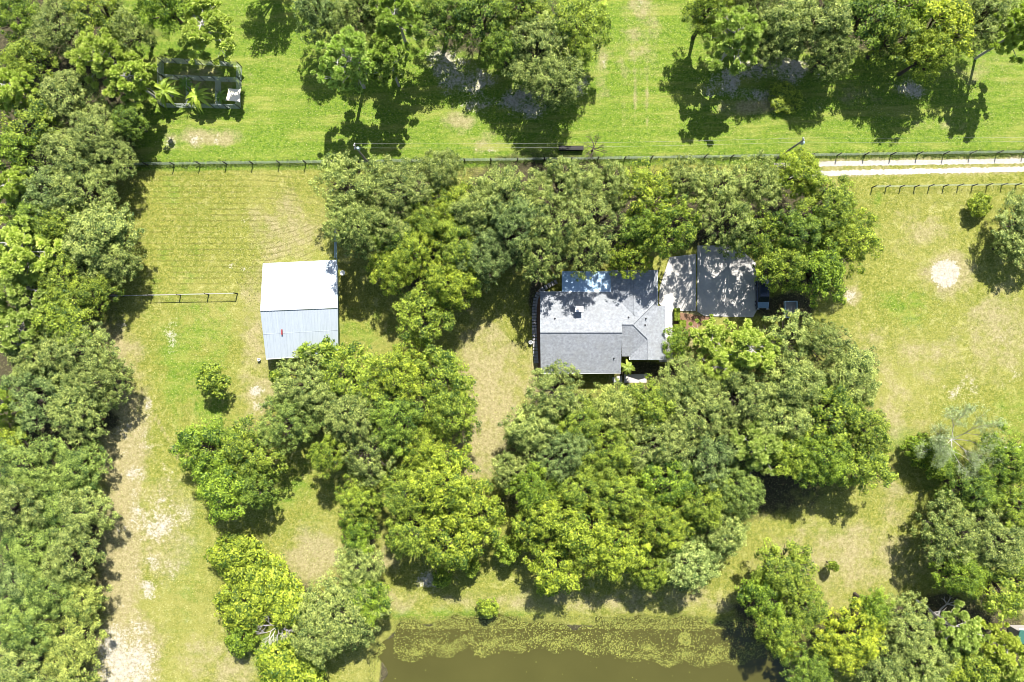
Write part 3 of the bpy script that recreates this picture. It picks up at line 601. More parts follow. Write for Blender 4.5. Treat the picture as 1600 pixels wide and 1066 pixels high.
TINT = {'g': (1, 1, 1), 'b': (1.17, 1.12, .95), 'd': (.75, .84, .95), 'o': (1, 1, 1), 'p': (1.15, 1.13, 1.15), 'y': (1.42, 1.27, .9), 'k': (.85, .95, .75), 'w': (1.3, 1.3, 1.5)}
NAMES = {'O': ('oak_tree', 'oak'), 'G': ('broadleaf_tree', 'tree'), 'D': ('broadleaf_tree', 'tree'), 'L': ('oak_tree', 'oak'), 'M': ('broadleaf_tree', 'tree'), 'S': ('shrub', 'shrub'), 'T': ('small_tree', 'tree'), 'Y': ('pine_tree', 'pine tree')}
TREES = """
@trees in the woods on the left
G 22 22 46 7.8 k|green tree filling the top left corner of the photo
O 92 40 44 7.8 o|grey-green oak just right of the top left corner tree
G 45 95 42 7.8 g|green tree second down the left edge in the woods
G 150 14 40 7.8 g|green tree on the top edge above the yellow-green pine
O 205 45 34 7.8 o|dark-gapped oak on top edge left of the shaded clearing
G 252 6 44 11 k|green tree at the top edge above the shaded clearing
Y 165 92 46 9.36 b|large yellow-green pine left of the garden pen near top
Y 208 128 40 8.58 b|yellow-green pine touching the left side of the garden pen
Y 20 140 40 8.58 b|yellow-green pine on left edge level with the garden pen
O 108 152 52 7.8 p|pale grey-green oak left of the garden pen below the pine
G 50 195 42 7.8 g|green tree on left below the edge pine
G 198 186 32 7.02 d|dark green tree under the pine at the pen's left corner
O 150 205 48 7.8 o|wide grey-green oak above left end of the north fence
O 105 245 46 7.8 o|olive oak level with the left end of the north fence
G 20 240 44 7.8 k|green tree on left edge level with the north fence
O 172 250 40 7.02 o|oak overhanging the left end of the north fence
Y 22 295 38 8.58 b|yellow-green pine on left edge just below north fence level
O 75 300 46 7.8 d|dark oak beside the second left edge pine
O 132 300 48 7.8 o|oak bordering the striped mown field at its upper corner
G 50 345 42 7.8 d|dark green tree above the largest left pine
O 150 372 62 8.58 p|big bluish grey oak bulging over the field's left side
Y 36 392 52 9.36 b|largest yellow-green pine on the left edge
G 98 345 38 7.8 g|green tree between the pine and the bluish grey oak
O 182 408 34 7.02 o|oak whose shadow reaches the short rail fence
G 92 436 48 7.8 g|rounded green tree left of the short rail fence end
Y 28 450 40 8.58 g|green pine on left edge level with the short rail fence
G 145 458 34 7.02 g|small-crowned green tree at the short rail fence end
Y 28 508 46 8.58 g|green pine on left edge under the rail fence level
G 100 500 44 7.8 g|green tree left of the faint path's start
O 60 560 48 7.8 p|pale olive oak on left edge above the round grove
O 128 552 52 7.8 o|oak on the upper right of the round left grove
O 160 598 44 7.8 o|oak at the grove's right side beside the sandy path
O 62 612 52 7.8 d|dark oak in the middle of the round left grove
O 118 640 52 7.8 o|oak at the bottom of the round left grove
Y 10 628 30 7.8 b|small yellow-green pine on left edge beside the round grove
G 10 690 34 5.46 b|bright yellow-green tree on left edge in the gap of woods
@dense trees in the bottom left woods
D 42 728 48.36 6.6 k|dense tree at the top left of the bottom left woods
D 122 728 48.36 5.6 k|dense tree at top right corner of the bottom left woods
D 20 790 46.5 7.2 g|dense tree on left edge, second row of bottom left woods
D 88 790 48.36 4.8 k|dense tree mid second row of bottom left woods
D 134 802 39.06 6.6 g|dense tree on sandy side, second row of bottom left woods
D 45 850 48.36 5.6 k|dense tree on left, third row of bottom left woods
D 112 868 48.36 7.2 g|dense tree on sandy side, third row of bottom left woods
D 20 912 44.64 4.8 d|darkish dense tree on left edge, fourth row of bottom left woods
D 78 925 46.5 6.6 k|dense tree mid fourth row of bottom left woods
D 128 935 37.2 5.6 b|bright dense tree on sandy side, fourth row of bottom left woods
D 35 980 48.36 7.2 k|dense tree on left, fifth row of bottom left woods
D 105 992 48.36 4.8 b|bright dense tree on sandy side, fifth row of bottom left woods
D 30 1048 48.36 6.6 g|dense tree filling the bottom left corner of photo
D 105 1052 46.5 5.6 b|bright dense tree on bottom edge beside the sandy strip
@trees north of the long fence
Y 325 48 52 9 b|pale yellow-green pine just above the garden pen
G 410 -78 44 10 d|dark tree beyond the top edge whose shadow falls at the lawn
O 500 14 44 10 d|dark oak on top edge left of the tufted pine
O 566 18 46 10 o|oak on top edge above the tufted pine
Y 622 34 40 12 g|thin pine with visible trunk right of the top edge oak
Y 545 96 50 13 w|pale tufted pine with bare grey limbs and long shadow
Y 608 100 36 11 g|sparse pine with long shadow right of the pale tufted pine
G 690 22 46 10 d|dark green tree on top edge left of the middle grove
G 752 28 50 10 d|dark green tree over shaded sandy ground
G 815 20 50 10 g|green tree at top edge in the middle grove
O 840 80 52 10 g|hanging-crowned oak at the bottom of the middle grove
G 900 42 50 10 g|green tree at the right side of middle grove
O 868 122 44 10 o|oak at the lowest tip of the middle grove
G 790 75 34 9 d|dark tree left of the hanging-crowned oak
G 1105 22 36 10 g|green tree at the left end of top right grove
Y 1150 62 46 11 g|clumpy green pine at left front of top right grove
O 1170 14 44 10 o|oak on top edge behind the clumpy green pine
O 1222 40 50 10 o|oak over the shaded sandy patch in top right grove
O 1285 30 52 10 p|pale oak at the centre of the top right grove
O 1205 72 34 8 o|low oak over pale shaded sand right of the clumpy green pine
O 1300 82 36 9 o|small front oak below the pale oak
G 1352 28 46 10 d|dark green tree right of the pale top right oak
G 1400 55 42 10 g|green tree left of the yellowish crown in top right grove
G 1470 38 52 10 y|yellowish green tree in the top right grove
G 1452 84 38 10 b|bright green tree on the front of the yellowish crown
O 1535 26 46 10 o|oak between the yellowish crown and the corner pine
Y 1592 50 40 12 b|yellow-green pine at the top right corner with long shadow
G 1418 8 36 9 k|green tree at the top edge left of yellowish crown
@trees between the long fence and the house
O 548 292 54 10 p|pale olive oak at the left end of the row below the fence
O 628 300 56 10 o|second oak from the left in the row below the fence
O 551 352 50 12.5 o|oak directly above the metal shed's right corner
L 610 352 48 10 o|oak above the leafy green tree beside the shed
G 705 330 46 9 b|low bright green tree between two oaks near the fence
O 790 308 50 10 o|olive oak in the middle of the row below the fence
O 876 292 48 10 o|oak beside the long black box at the fence
O 950 292 42 10 p|pale oak with a brown twiggy edge near the fence
O 800 362 52 11 d|dark oak between the leafy green tree and the house
L 868 350 50 12 o|large oak above the house's patio roof
G 720 385 46 10 g|green tree at the top right of the leafy one by shed
G 650 400 46 10 b|leafy bright green tree right of the metal shed
G 700 440 42 10 b|leafy bright green tree beside the brown lawn gap
G 662 492 42 9 g|green tree at the lower tip of the grove beside the shed
O 690 268 36 9 o|small oak against the fence behind the low bright tree
O 742 330 42 10 o|oak between the low bright tree and the middle row oak
O 752 400 40 10 d|dark oak on the right side of the leafy bright tree
G 606 422 36 9 b|leafy tree at the left end of the leafy grove by the shed
G 612 372 34 9 d|dark leafy tree below the second oak of the row
G 668 342 36 9 g|green tree behind the low bright one near the fence
L 846 396 40 12 o|oak overhanging the back left corner of the house
L 930 345 48 10 g|oak with fine leaves above the patio roof's right end
L 920 394 38 12 p|pale oak brushing the patio roof edge
M 985 405 32 9 b|bright green tree touching the house's rear wing
M 1010 300 46 10 b|yellow-green tree between the fence and the driveway
M 1050 352 46 13 g|green tree at the top left of the driveway
G 1000 355 34 10 d|dark tree behind the house's rear wing
L 1068 282 40 10 o|oak below the fence left of the power pole
L 1120 300 50 10 p|pale oak directly above the driveway
O 1180 285 46 10 p|pale oak left of the power pole's foot
L 1138 352 46 13 o|oak shading the driveway's upper part
M 1175 365 38 11 g|green tree over the driveway's right edge
G 1240 275 42 10 b|bright tree at the power pole's foot beside the track
G 1290 322 48 11 g|green tree where the white track disappears
G 1320 372 48 10 b|bright green tree at the right end of driveway grove
G 1245 365 50 11 d|dark green tree in the middle of the driveway grove
G 1280 425 46 10 k|green tree at the lower right of the driveway grove
G 1224 414 42 10 g|green tree hanging over the parked dark car
@trees below the shed
O 478 598 50 9 g|oak just below the metal shed roof
O 450 660 42 9 k|oak at left end of the big grove below the shed
G 552 590 48 9 g|green tree at the shed's lower right
O 545 650 52 10 p|pale oak in the centre of the grove below the shed
G 625 590 48 10 b|bright tree at the top of the grove below the shed
G 692 592 48 10 g|green tree at the top right of the grove below the shed
G 705 648 50 10 g|green tree on the brown lawn side of grove below the shed
G 625 655 48 10 d|dark green tree in the middle of grove below the shed
G 660 700 40 9 b|bright tree at the lower right of grove below the shed
L 575 708 46 9 g|oak at the bottom of the grove below the shed
G 515 712 32 9 g|green tree at the bottom left of the grove below the shed
T 440 592 20 6 g|thin young tree at the shed roof's lower left corner
T 482 550 17 7 w|pale wispy treetop in front of the shed roof
T 515 552 22 7 w|pale wispy treetop at the shed roof's lower right corner
@trees of the small grove left of centre
G 322 702 46 8 k|green tree on left of the small free-standing grove
G 385 705 46 8 g|green tree on right of the small free-standing grove
G 352 756 48 8 k|green tree at the bottom of the small free-standing grove
G 400 762 34 8 d|dark tree at lower right of small free-standing grove
@
T 333 594 25 4.6 g|lone small green tree on the lawn left of the shed grove
T 1302 885 9 3 g|tiny sapling at the right of the pond-side green tree
T 1110 995 0 1 g|
@shrubs and trees left of the pond
S 372 872 44 4 b|smooth bright green shrub at the top of the left pond thicket
S 415 915 48 4 b|smooth bright green shrub in the middle of the pond thicket
S 378 945 44 4 b|bright green shrub on left side of the pond thicket
S 445 945 40 4 b|bright green shrub right of centre in the pond thicket
S 375 1000 28 3.5 k|low green shrub with a pointed shadow left of dead tree
S 455 1052 50 4 b|bright shrub on bottom edge left of the pond
O 530 958 58 8 p|pale oak at the pond's upper left corner
O 498 992 44 8 g|oak right of the bare dead tree by the pond
G 572 936 34 7 k|green tree behind the pond's upper left corner oak
@trees in the middle grove above the pond
G 562 782 36 8 p|tall bluish green tree in the column left of the domed tree
G 560 832 34 7 k|green tree in the middle of column left of domed tree
O 562 882 36 7 p|twiggy greyish tree at the bottom of the column
G 640 768 46 10 g|green tree at the upper left of the domed trees
G 698 758 50 11 b|bright domed tree above the pond lawn
G 742 802 44 10 b|bright green tree at the right of the domed trees
G 648 830 42 10 g|green tree at lower left of the domed trees
G 702 845 46 10 b|bright tree at the bottom of the domed trees
S 690 905 16 3 w|pale bluish shrub in the shadow below the domed trees
S 736 888 15 3 w|small pale shrub at the domed trees' right foot
S 763 951 17 2.8 p|lone round shrub on the grass beside the pond
O 800 738 34 8 p|greyish feathery tree left of the large southern grove
S 792 862 22 5 w|pale fine-leaved bush between the domed trees and the grove
@trees in the large grove below the house
O 870 612 48 9 g|oak touching the house's lower left corner
O 832 670 46 9 p|pale oak on the brown lawn edge below the house
G 905 655 46 9 g|green tree below the house's lower left corner
O 960 640 44 9 b|yellowish oak below the house's front porch
G 1020 632 44 9 g|green tree below the front palm
O 1068 600 42 9 g|oak below the front mulch bed
O 880 705 50 10 d|dark oak in the left middle of the southern grove
G 950 705 50 10 g|green tree in the middle of the southern grove
O 1020 690 52 10 g|fine-leaved oak in the centre of southern grove
O 1090 650 52 10 p|pale oak right of the southern grove's centre
G 840 765 44 10 k|green tree at the left middle of the southern grove
G 850 812 46 10 b|yellow-green tree at the lower left of the southern grove
G 905 765 46 10 g|green tree above the yellow-green crowns of southern grove
G 905 825 50 11 b|yellow-green domed tree above the pond's middle
G 962 858 48 10 b|yellow-green tree nearest the pond's middle
G 870 882 40 9 b|bright tree above the pond at lower left of grove
S 855 915 20 4 w|pale leafy clump under the grove beside the pond
G 975 775 48 10 g|green tree in the lower middle of the southern grove
G 1040 752 48 10 k|green tree below the fine-leaved oak
G 1028 822 50 10 b|bright green tree at the lower middle right of grove
G 1095 780 50 10 g|green tree at the lower right of the southern grove
O 1135 828 42 9 p|grey-green oak on lower right of the southern grove
O 1078 878 48 9 w|pale grey oak beside the pond bank
G 1020 890 30 8 g|green tree with bare twigs beside the pale grey oak
O 1110 720 46 10 d|dark oak left of the clumpy pines in southern grove
O 1150 770 40 10 k|oak at the right side of lower southern grove
@trees right of the house
Y 1108 530 34 7 b|low pale pine over the bright lawn right of the house
G 1062 538 26 5 k|rounded bush-like tree beside the front mulch bed
Y 1165 545 46 10 b|yellow-green pine below the driveway
Y 1125 575 34 8 b|small yellow-green pine left of the other driveway pine
O 1150 620 48 10 o|oak below the yellow-green driveway pine
L 1228 535 44 9 p|pale oak beside the pale blue trailer
O 1282 545 42 9 o|oak at the upper right of the right-hand grove
O 1240 598 50 10 o|oak in the middle of the right-hand grove
O 1330 590 50 9 p|pale feathery oak on the right-hand grove's field side
O 1210 655 48 10 p|pale oak left of centre in the right-hand grove
G 1300 650 48 10 g|green tree in the right-hand grove's centre
G 1352 672 46 10 g|green tree on the field side of right-hand grove
G 1345 725 44 9 g|green tree at the lower right corner of right-hand grove
G 1285 712 46 10 k|green tree at the bottom of the right-hand grove
Y 1185 700 42 10 g|clumpy green pine at the bottom left of right-hand grove
G 1232 712 36 10 g|green tree right of the clumpy green pine
@trees on the right edge
O 1612 350 60 6.5 o|dark oak on right edge below the track
S 1534 321 19 2.5 b|low green bush left of the dark edge oak
O 1580 384 26 5 o|small oak at the lower left of the dark edge oak
S 1440 703 24 4 k|green shrub left of the bare pale tree
S 1475 725 28 4 k|green shrub below the bare pale tree
G 1578 725 46 9 k|green tree on right edge beside the white rail
G 1520 765 40 8 d|dark green tree right below the bare pale tree
G 1582 790 46 9 g|green tree on the right edge second below the white rail
O 1490 835 48 9 g|oak on the lawn side of the lower right woods
O 1550 850 54 10 o|large oak in the lower right woods
G 1500 895 42 9 k|green tree above the fallen branches
G 1575 915 48 9 g|green tree on the right edge above the green sheet
S 1230 153 26 1.6 b|low bright bush in the sandy patch near top right
@trees at the lower right corner
G 1228 888 46 9 g|green tree standing beside the pond's right end
G 1190 935 36 9 k|green tree overhanging the pond's top right corner
G 1250 945 44 9 g|green tree right of the pond's end
G 1215 985 36 9 g|green tree over the water at the pond's right
S 1235 1020 16 3 y|yellow bush at the water's right shore
G 1330 992 58 9 y|very bright yellow-green rounded tree near the bottom edge
G 1368 952 32 8 k|green tree behind the very bright yellow-green one
G 1268 1042 42 8 d|dark green tree on bottom edge right of the pond
O 1412 985 48 9 p|pale oak right of the very bright yellow-green tree
O 1385 1050 46 9 o|oak at the bottom edge below the bright rounded tree
O 1452 1040 48 9 p|pale oak on bottom edge below the fallen branches
Y 1498 985 40 9 g|green pine right of the fallen branches
G 1520 1042 44 9 b|bright tree on bottom edge left of corner pines
Y 1558 1008 36 9 y|bright yellow pine left of the green sheet
Y 1592 1045 40 9 b|yellow-green pine in the bottom right corner
"""
grp = None
for ln in TREES.strip().splitlines():
    if ln.startswith('@'): grp = ln[1:] or None; continue
    a, label = ln.split('|'); k, px, py, r, H, ti = a.split()
    if float(r) <= 0: continue
    nm, ct = NAMES[k]
    plant(k, float(px), float(py), float(r), float(H), TINT[ti], label, grp, nm, ct)

def single(kindmeshes, name, px, py, hc, label, cat, sc=1.0, group=None, rz=0, tint=(1, 1, 1)):
    crown, trunk = kindmeshes; o = empty(name, (U(px, py, hc)[0], U(px, py, hc)[1], 0), label, cat, group, rz); o.scale = (sc,) * 3
    link('trunk', trunk, o)
    if crown: c = link('crown', crown, o); c.color = (*tint, 1)
    return o
single(make_bare(11, 2.9, 3.6, 4), 'dead_tree', 428, 984, 2.5, 'bare grey dead tree forking on grass left of the pond', 'dead tree')
single(make_bare(12, 5.6, 7.5, 5, 11, M['dryleaf']), 'feathery_tree', 1503, 690, 5, 'pale thin-leaved tree with bare grey branches showing at right edge woods', 'tree', tint=(.75, 1.0, .5))
single((None, make_bare(14, 2.0, 3.2, 4)[1].copy()), 'dead_tree', 928, 228, 2.5, 'small brown twiggy bare tree beside the black box at the fence', 'dead tree')
single(make_palm(21, 1.35, 3.2, 13, .16, True), 'palm_tree', 981, 574, 2.8, 'small bright palm with broad fronds at house front porch', 'palm')
brn = [o for o in bpy.data.objects if o.name.startswith('dead_tree')][-1]
for ch in brn.children: ch.data.materials[0] = M['bark']
PF = [make_palm(22, 2.6, 3.0, 15, .10, True), make_palm(23, 2.4, 2.6, 13, .10, True)]
for i, (px, py, sc, lb) in enumerate([(258, 142, 1.0, 'yellow-green banana palm at the left end of the garden pen'), (308, 150, 1.05, 'large star-shaped banana palm in the middle of garden pen'), (285, 128, .6, 'small banana palm between the two large ones in the pen'), (340, 146, .55, 'small dark banana palm beside the cream shade cloth')]):
    single(PF[i % 2], 'banana_palm', px, py, 2.2, lb, 'palm', sc, 'banana palms in the garden pen', i * 1.3, (1.3, 1.3, 1.0) if i < 2 else (.7, .9, .8))

# ------------------------------------------------------------------ fences and pen
def fence(name, a, b, spacing, H, label, cat='fence', rails=False, step=.15, pr=.09, dz=.21):
    A = Vector(U(*a)); B = Vector(U(*b)); d = B - A; Ln = d.length; d.normalize(); rz = math.atan2(d.y, d.x)
    o = empty(name, tuple(A), label, cat); n = max(1, round(Ln / spacing))
    post = MB(); post.tube((0, 0, -.3), (0, 0, H), pr, pr * .9, 8); pm = post.mesh('post', M['post'])
    for i in range(n + 1):
        p = d * (Ln * i / n); link('post', pm, o, (p.x + random.uniform(-.05, .05), p.y + random.uniform(-.05, .05), 0))
    w = MB(); t = .008; off = Vector((-d.y, d.x, 0)) * .0
    z = .12
    while z < H - .02:
        w.box(tuple(d * Ln / 2 + Vector((0, 0, z)) + off), (Ln, t, t), rz); z += dz
    k = int(Ln / step)
    for i in range(k): w.box(tuple(d * (Ln * (i + .5) / k) + Vector((0, 0, H / 2 + .04)) + off), (t * .8, t * .8, H - .14), rz)
    w.build('wire_mesh', M['wire'], o)
    if rails:
        MB().box(tuple(d * Ln / 2 + Vector((0, 0, H - .04))), (Ln, .07, .05), rz).build('rail', M['greywood'], o)
    return o
# the long fence follows a very slightly bent line: two runs
fence('wire_fence', (190, 258.5), (850, 250.5), 3.87, 1.5, 'long wire mesh fence with dark posts above the striped field, left run')
fence('wire_fence', (851, 250.5), (1640, 238.5), 3.87, 1.5, 'long wire mesh fence with dark posts beside the white track, right run')
fence('wire_fence', (1362, 293), (1610, 289), 2.05, 1.2, 'wire fence with closely set dark posts below the white track')
fence('wire_fence', (150, 464), (371, 459), 3.9, 1.35, 'short wire fence crossing the lawn left of the shed', rails=True)
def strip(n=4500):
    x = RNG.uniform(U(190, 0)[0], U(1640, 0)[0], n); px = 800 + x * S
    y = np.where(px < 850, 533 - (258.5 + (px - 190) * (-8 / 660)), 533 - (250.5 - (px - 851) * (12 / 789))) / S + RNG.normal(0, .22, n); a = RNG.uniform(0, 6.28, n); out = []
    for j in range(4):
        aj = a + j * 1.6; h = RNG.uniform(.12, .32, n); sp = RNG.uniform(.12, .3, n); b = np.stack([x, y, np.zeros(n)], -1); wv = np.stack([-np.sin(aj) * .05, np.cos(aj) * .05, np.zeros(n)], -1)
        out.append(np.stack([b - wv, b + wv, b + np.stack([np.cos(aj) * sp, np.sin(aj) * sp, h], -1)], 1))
    V = np.concatenate(out).reshape(-1, 3); o = link('shadow_line_grass', np_mesh('shadow_line_grass', V, np.arange(len(V)).reshape(-1, 3), M['grassblade'], np.tile(RNG.uniform(0, .6, n), 4))); o.color = (.6, .8, .6, 1)  # long tufts, tinted dark to draw the shadow line of the wire mesh
    tag(o, 'long grass tinted dark as the mesh shadow line along the foot of the long fence', 'grass', None, 'stuff')
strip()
def rail_fence(px0, py0, px1, py1, n, label, mat, H=1.3):
    A = Vector(U(px0, py0)); B = Vector(U(px1, py1)); d = B - A; Ln = d.length; d.normalize(); rz = math.atan2(d.y, d.x)
    o = empty('rail_fence', tuple(A), label, 'fence')
    for i in range(n + 1): MB().box((0, 0, H / 2 - .1), (.12, .12, H + .2)).build('post', mat, o, tuple(d * Ln * i / n), .01)
    for z in (.4, .8, H - .08): MB().box(tuple(d * Ln / 2 + Vector((0, 0, z))), (Ln, .05, .14), rz).build('rail', mat, o)
    return o
rail_fence(526, 355, 527, 404, 2, 'pale blue-grey rail fence running up from the shed\'s right corner', M['paleblue'], 1.5)
rail_fence(1560, 697, 1625, 696, 2, 'white rail fence between trees on the right edge', M['whitepaint'], 1.5)

def pen():
    o = empty('garden_pen', U(312, 130), 'wire mesh garden pen with dark posts around banana palms', 'garden pen')
    base = Vector(U(312, 130)); H = 1.9
    post = MB(); post.tube((0, 0, -.3), (0, 0, H), .055, .05, 8); pm = post.mesh('post', M['post'])
    def g(px, py): return Vector(U(px, py)) - base
    runs = [((256, 98), (378, 105), 6), ((378, 105), (376, 170), 3), ((376, 170), (256, 168), 6), ((256, 168), (256, 98), 3), ((262, 124), (378, 129), 6), ((300, 126), (300, 168), 2), ((345, 128), (345, 169), 2)]
    w = MB(); seen = []
    for a, b, n in runs:
        A, B = g(*a), g(*b); d = B - A; Ln = d.length; d.normalize(); rz = math.atan2(d.y, d.x)
        for i in range(n + 1):
            p = A + d * Ln * i / n
            if all((p - q).length > .6 for q in seen): seen.append(p); link('post', pm, o, tuple(p))
        z = .08
        while z < H: w.box(tuple((A + B) / 2 + Vector((0, 0, z))), (Ln, .015, .015), rz); z += .22
        k = int(Ln / .26)
        for i in range(k): w.box(tuple(A + d * (Ln * (i + .5) / k) + Vector((0, 0, H / 2))), (.013, .013, H - .1), rz)
    w.build('wire_mesh', M['wirelight'], o)
pen()
# shade cloth: sagging square with drawn-in edges
def shade():
    m = MB(); n = 12; cs = [Vector(U(357, 138, 2)), Vector(U(376, 139, 2)), Vector(U(375, 160, 2)), Vector(U(352, 157, 2))]
    for i in range(n + 1):
        for j in range(n + 1):
            u, v = i / n, j / n; pu = u - .5; pv = v - .5
            p = (cs[0].lerp(cs[1], u)).lerp(cs[3].lerp(cs[2], u), v); c = (cs[0] + cs[2]) / 2
            f = .06 * (1 - 4 * pu * pu) * 4 * pv * pv + .06 * (1 - 4 * pv * pv) * 4 * pu * pu
            p = p.lerp(c, f); m.V.append((p.x, p.y, 2.0 - .07 * (1 - 4 * pu * pu) * (1 - 4 * pv * pv)))
    for i in range(n):
        for j in range(n):
            a = i * (n + 1) + j; m.F.append((a, a + 1, a + n + 2, a + n + 1))
    o = m.build('shade_cloth', M['canvas'], smooth=True); s = o.modifiers.new('s', 'SOLIDIFY'); s.thickness = .01
    tag(o, 'cream square shade cloth stretched over the pen\'s right corner', 'shade cloth')
shade()

# ------------------------------------------------------------------ metal shed
def shed():
    eh, rh = 2.6, 4.1
    NW, NE = U(411, 411.5, eh), U(526.5, 406, eh); SW_, SE = U(416, 561, eh), U(528.5, 553, eh); RW, RE = U(407, 486, rh), U(527.5, 481, rh)
    c = Vector(((NW[0] + SE[0]) / 2, (NW[1] + SE[1]) / 2, 0))
    o = empty('metal_shed', tuple(c), 'white metal shed with ridged gable roof beside the mown field', 'shed')
    r = lambda p: tuple(Vector(p) - c)
    MB().slab([r(NW), r(NE), r(RE), r(RW)], .07).build('roof_slope', M['metalroof'], o)
    MB().slab([r(RW), r(RE), r(SE), r(SW_)], .07).build('roof_slope', M['metalroof'], o)
    m = MB()
    for (a, b, cc, d) in ((NW, NE, RW, RE), (SW_, SE, RW, RE)):        # standing ribs down each slope
        n = 26
        for i in range(n + 1):
            t = (i + .0) / n; p = Vector(r(a)).lerp(Vector(r(b)), t); q = Vector(r(cc)).lerp(Vector(r(d)), t); up = Vector((0, 0, .022))
            m.tube(tuple(p + up), tuple(q + up), .028, k=4)
    m.build('roof_ribs', M['metalroof'], o)
    m = MB()
    for (a, b, cc, d) in ((NW, NE, RW, RE), (SW_, SE, RW, RE)):
        p = Vector(r(a)).lerp(Vector(r(cc)), .52); q = Vector(r(b)).lerp(Vector(r(d)), .52); m.tube(tuple(p + Vector((0, 0, .012))), tuple(q + Vector((0, 0, .012))), .035, k=4)
    m.build('sheet_lap', M['metalroof'], o)
    MB().tube(tuple(Vector(r(RW)) + Vector((0, 0, .03))), tuple(Vector(r(RE)) + Vector((0, 0, .03))), .10, k=6).build('ridge_cap', M['chrome'], o)
    # walls inset under the roof, gables filled
    i1 = .5
    nw, ne, se, sw = [Vector(r(p)) for p in (NW, NE, SE, SW_)]
    nw += Vector((i1 + .1, -i1, 0)); ne += Vector((-i1, -i1, 0)); se += Vector((-i1, i1, 0)); sw += Vector((i1, i1, 0)); rw = Vector(r(RW)) + Vector((.8, 0, 0)); re_ = Vector(r(RE)) - Vector((i1, 0, 0))
    m = MB(); z = eh - .05; V = [(nw.x, nw.y, -.2), (ne.x, ne.y, -.2), (se.x, se.y, -.2), (sw.x, sw.y, -.2), (nw.x, nw.y, z), (ne.x, ne.y, z), (se.x, se.y, z), (sw.x, sw.y, z), (rw.x, rw.y, rh - .1), (re_.x, re_.y, rh - .1)]
    m.V = V; m.F = [(1, 0, 4, 5), (3, 2, 6, 7), (0, 3, 7, 8, 4), (2, 1, 5, 9, 6)]
    m.build('wall', M['metalroof2'], o)
    MB().box((sw.x - .35 + .3, (nw.y + sw.y) / 2, 1.1), (.08, 3.2, 2.2)).build('door', M['paleblue'], o)
    MB().box((*r(U(441, 519, 3.4))[:2], 3.52), (.16, .75, .22)).build('roof_vent', M['red'], o, None, .02)
    g = MB().tube(r((SW_[0], SW_[1] - .05, eh - .05)), r((SE[0], SE[1] - .05, eh - .05)), .07, k=6); g.build('gutter', M['trim'], o)
shed()

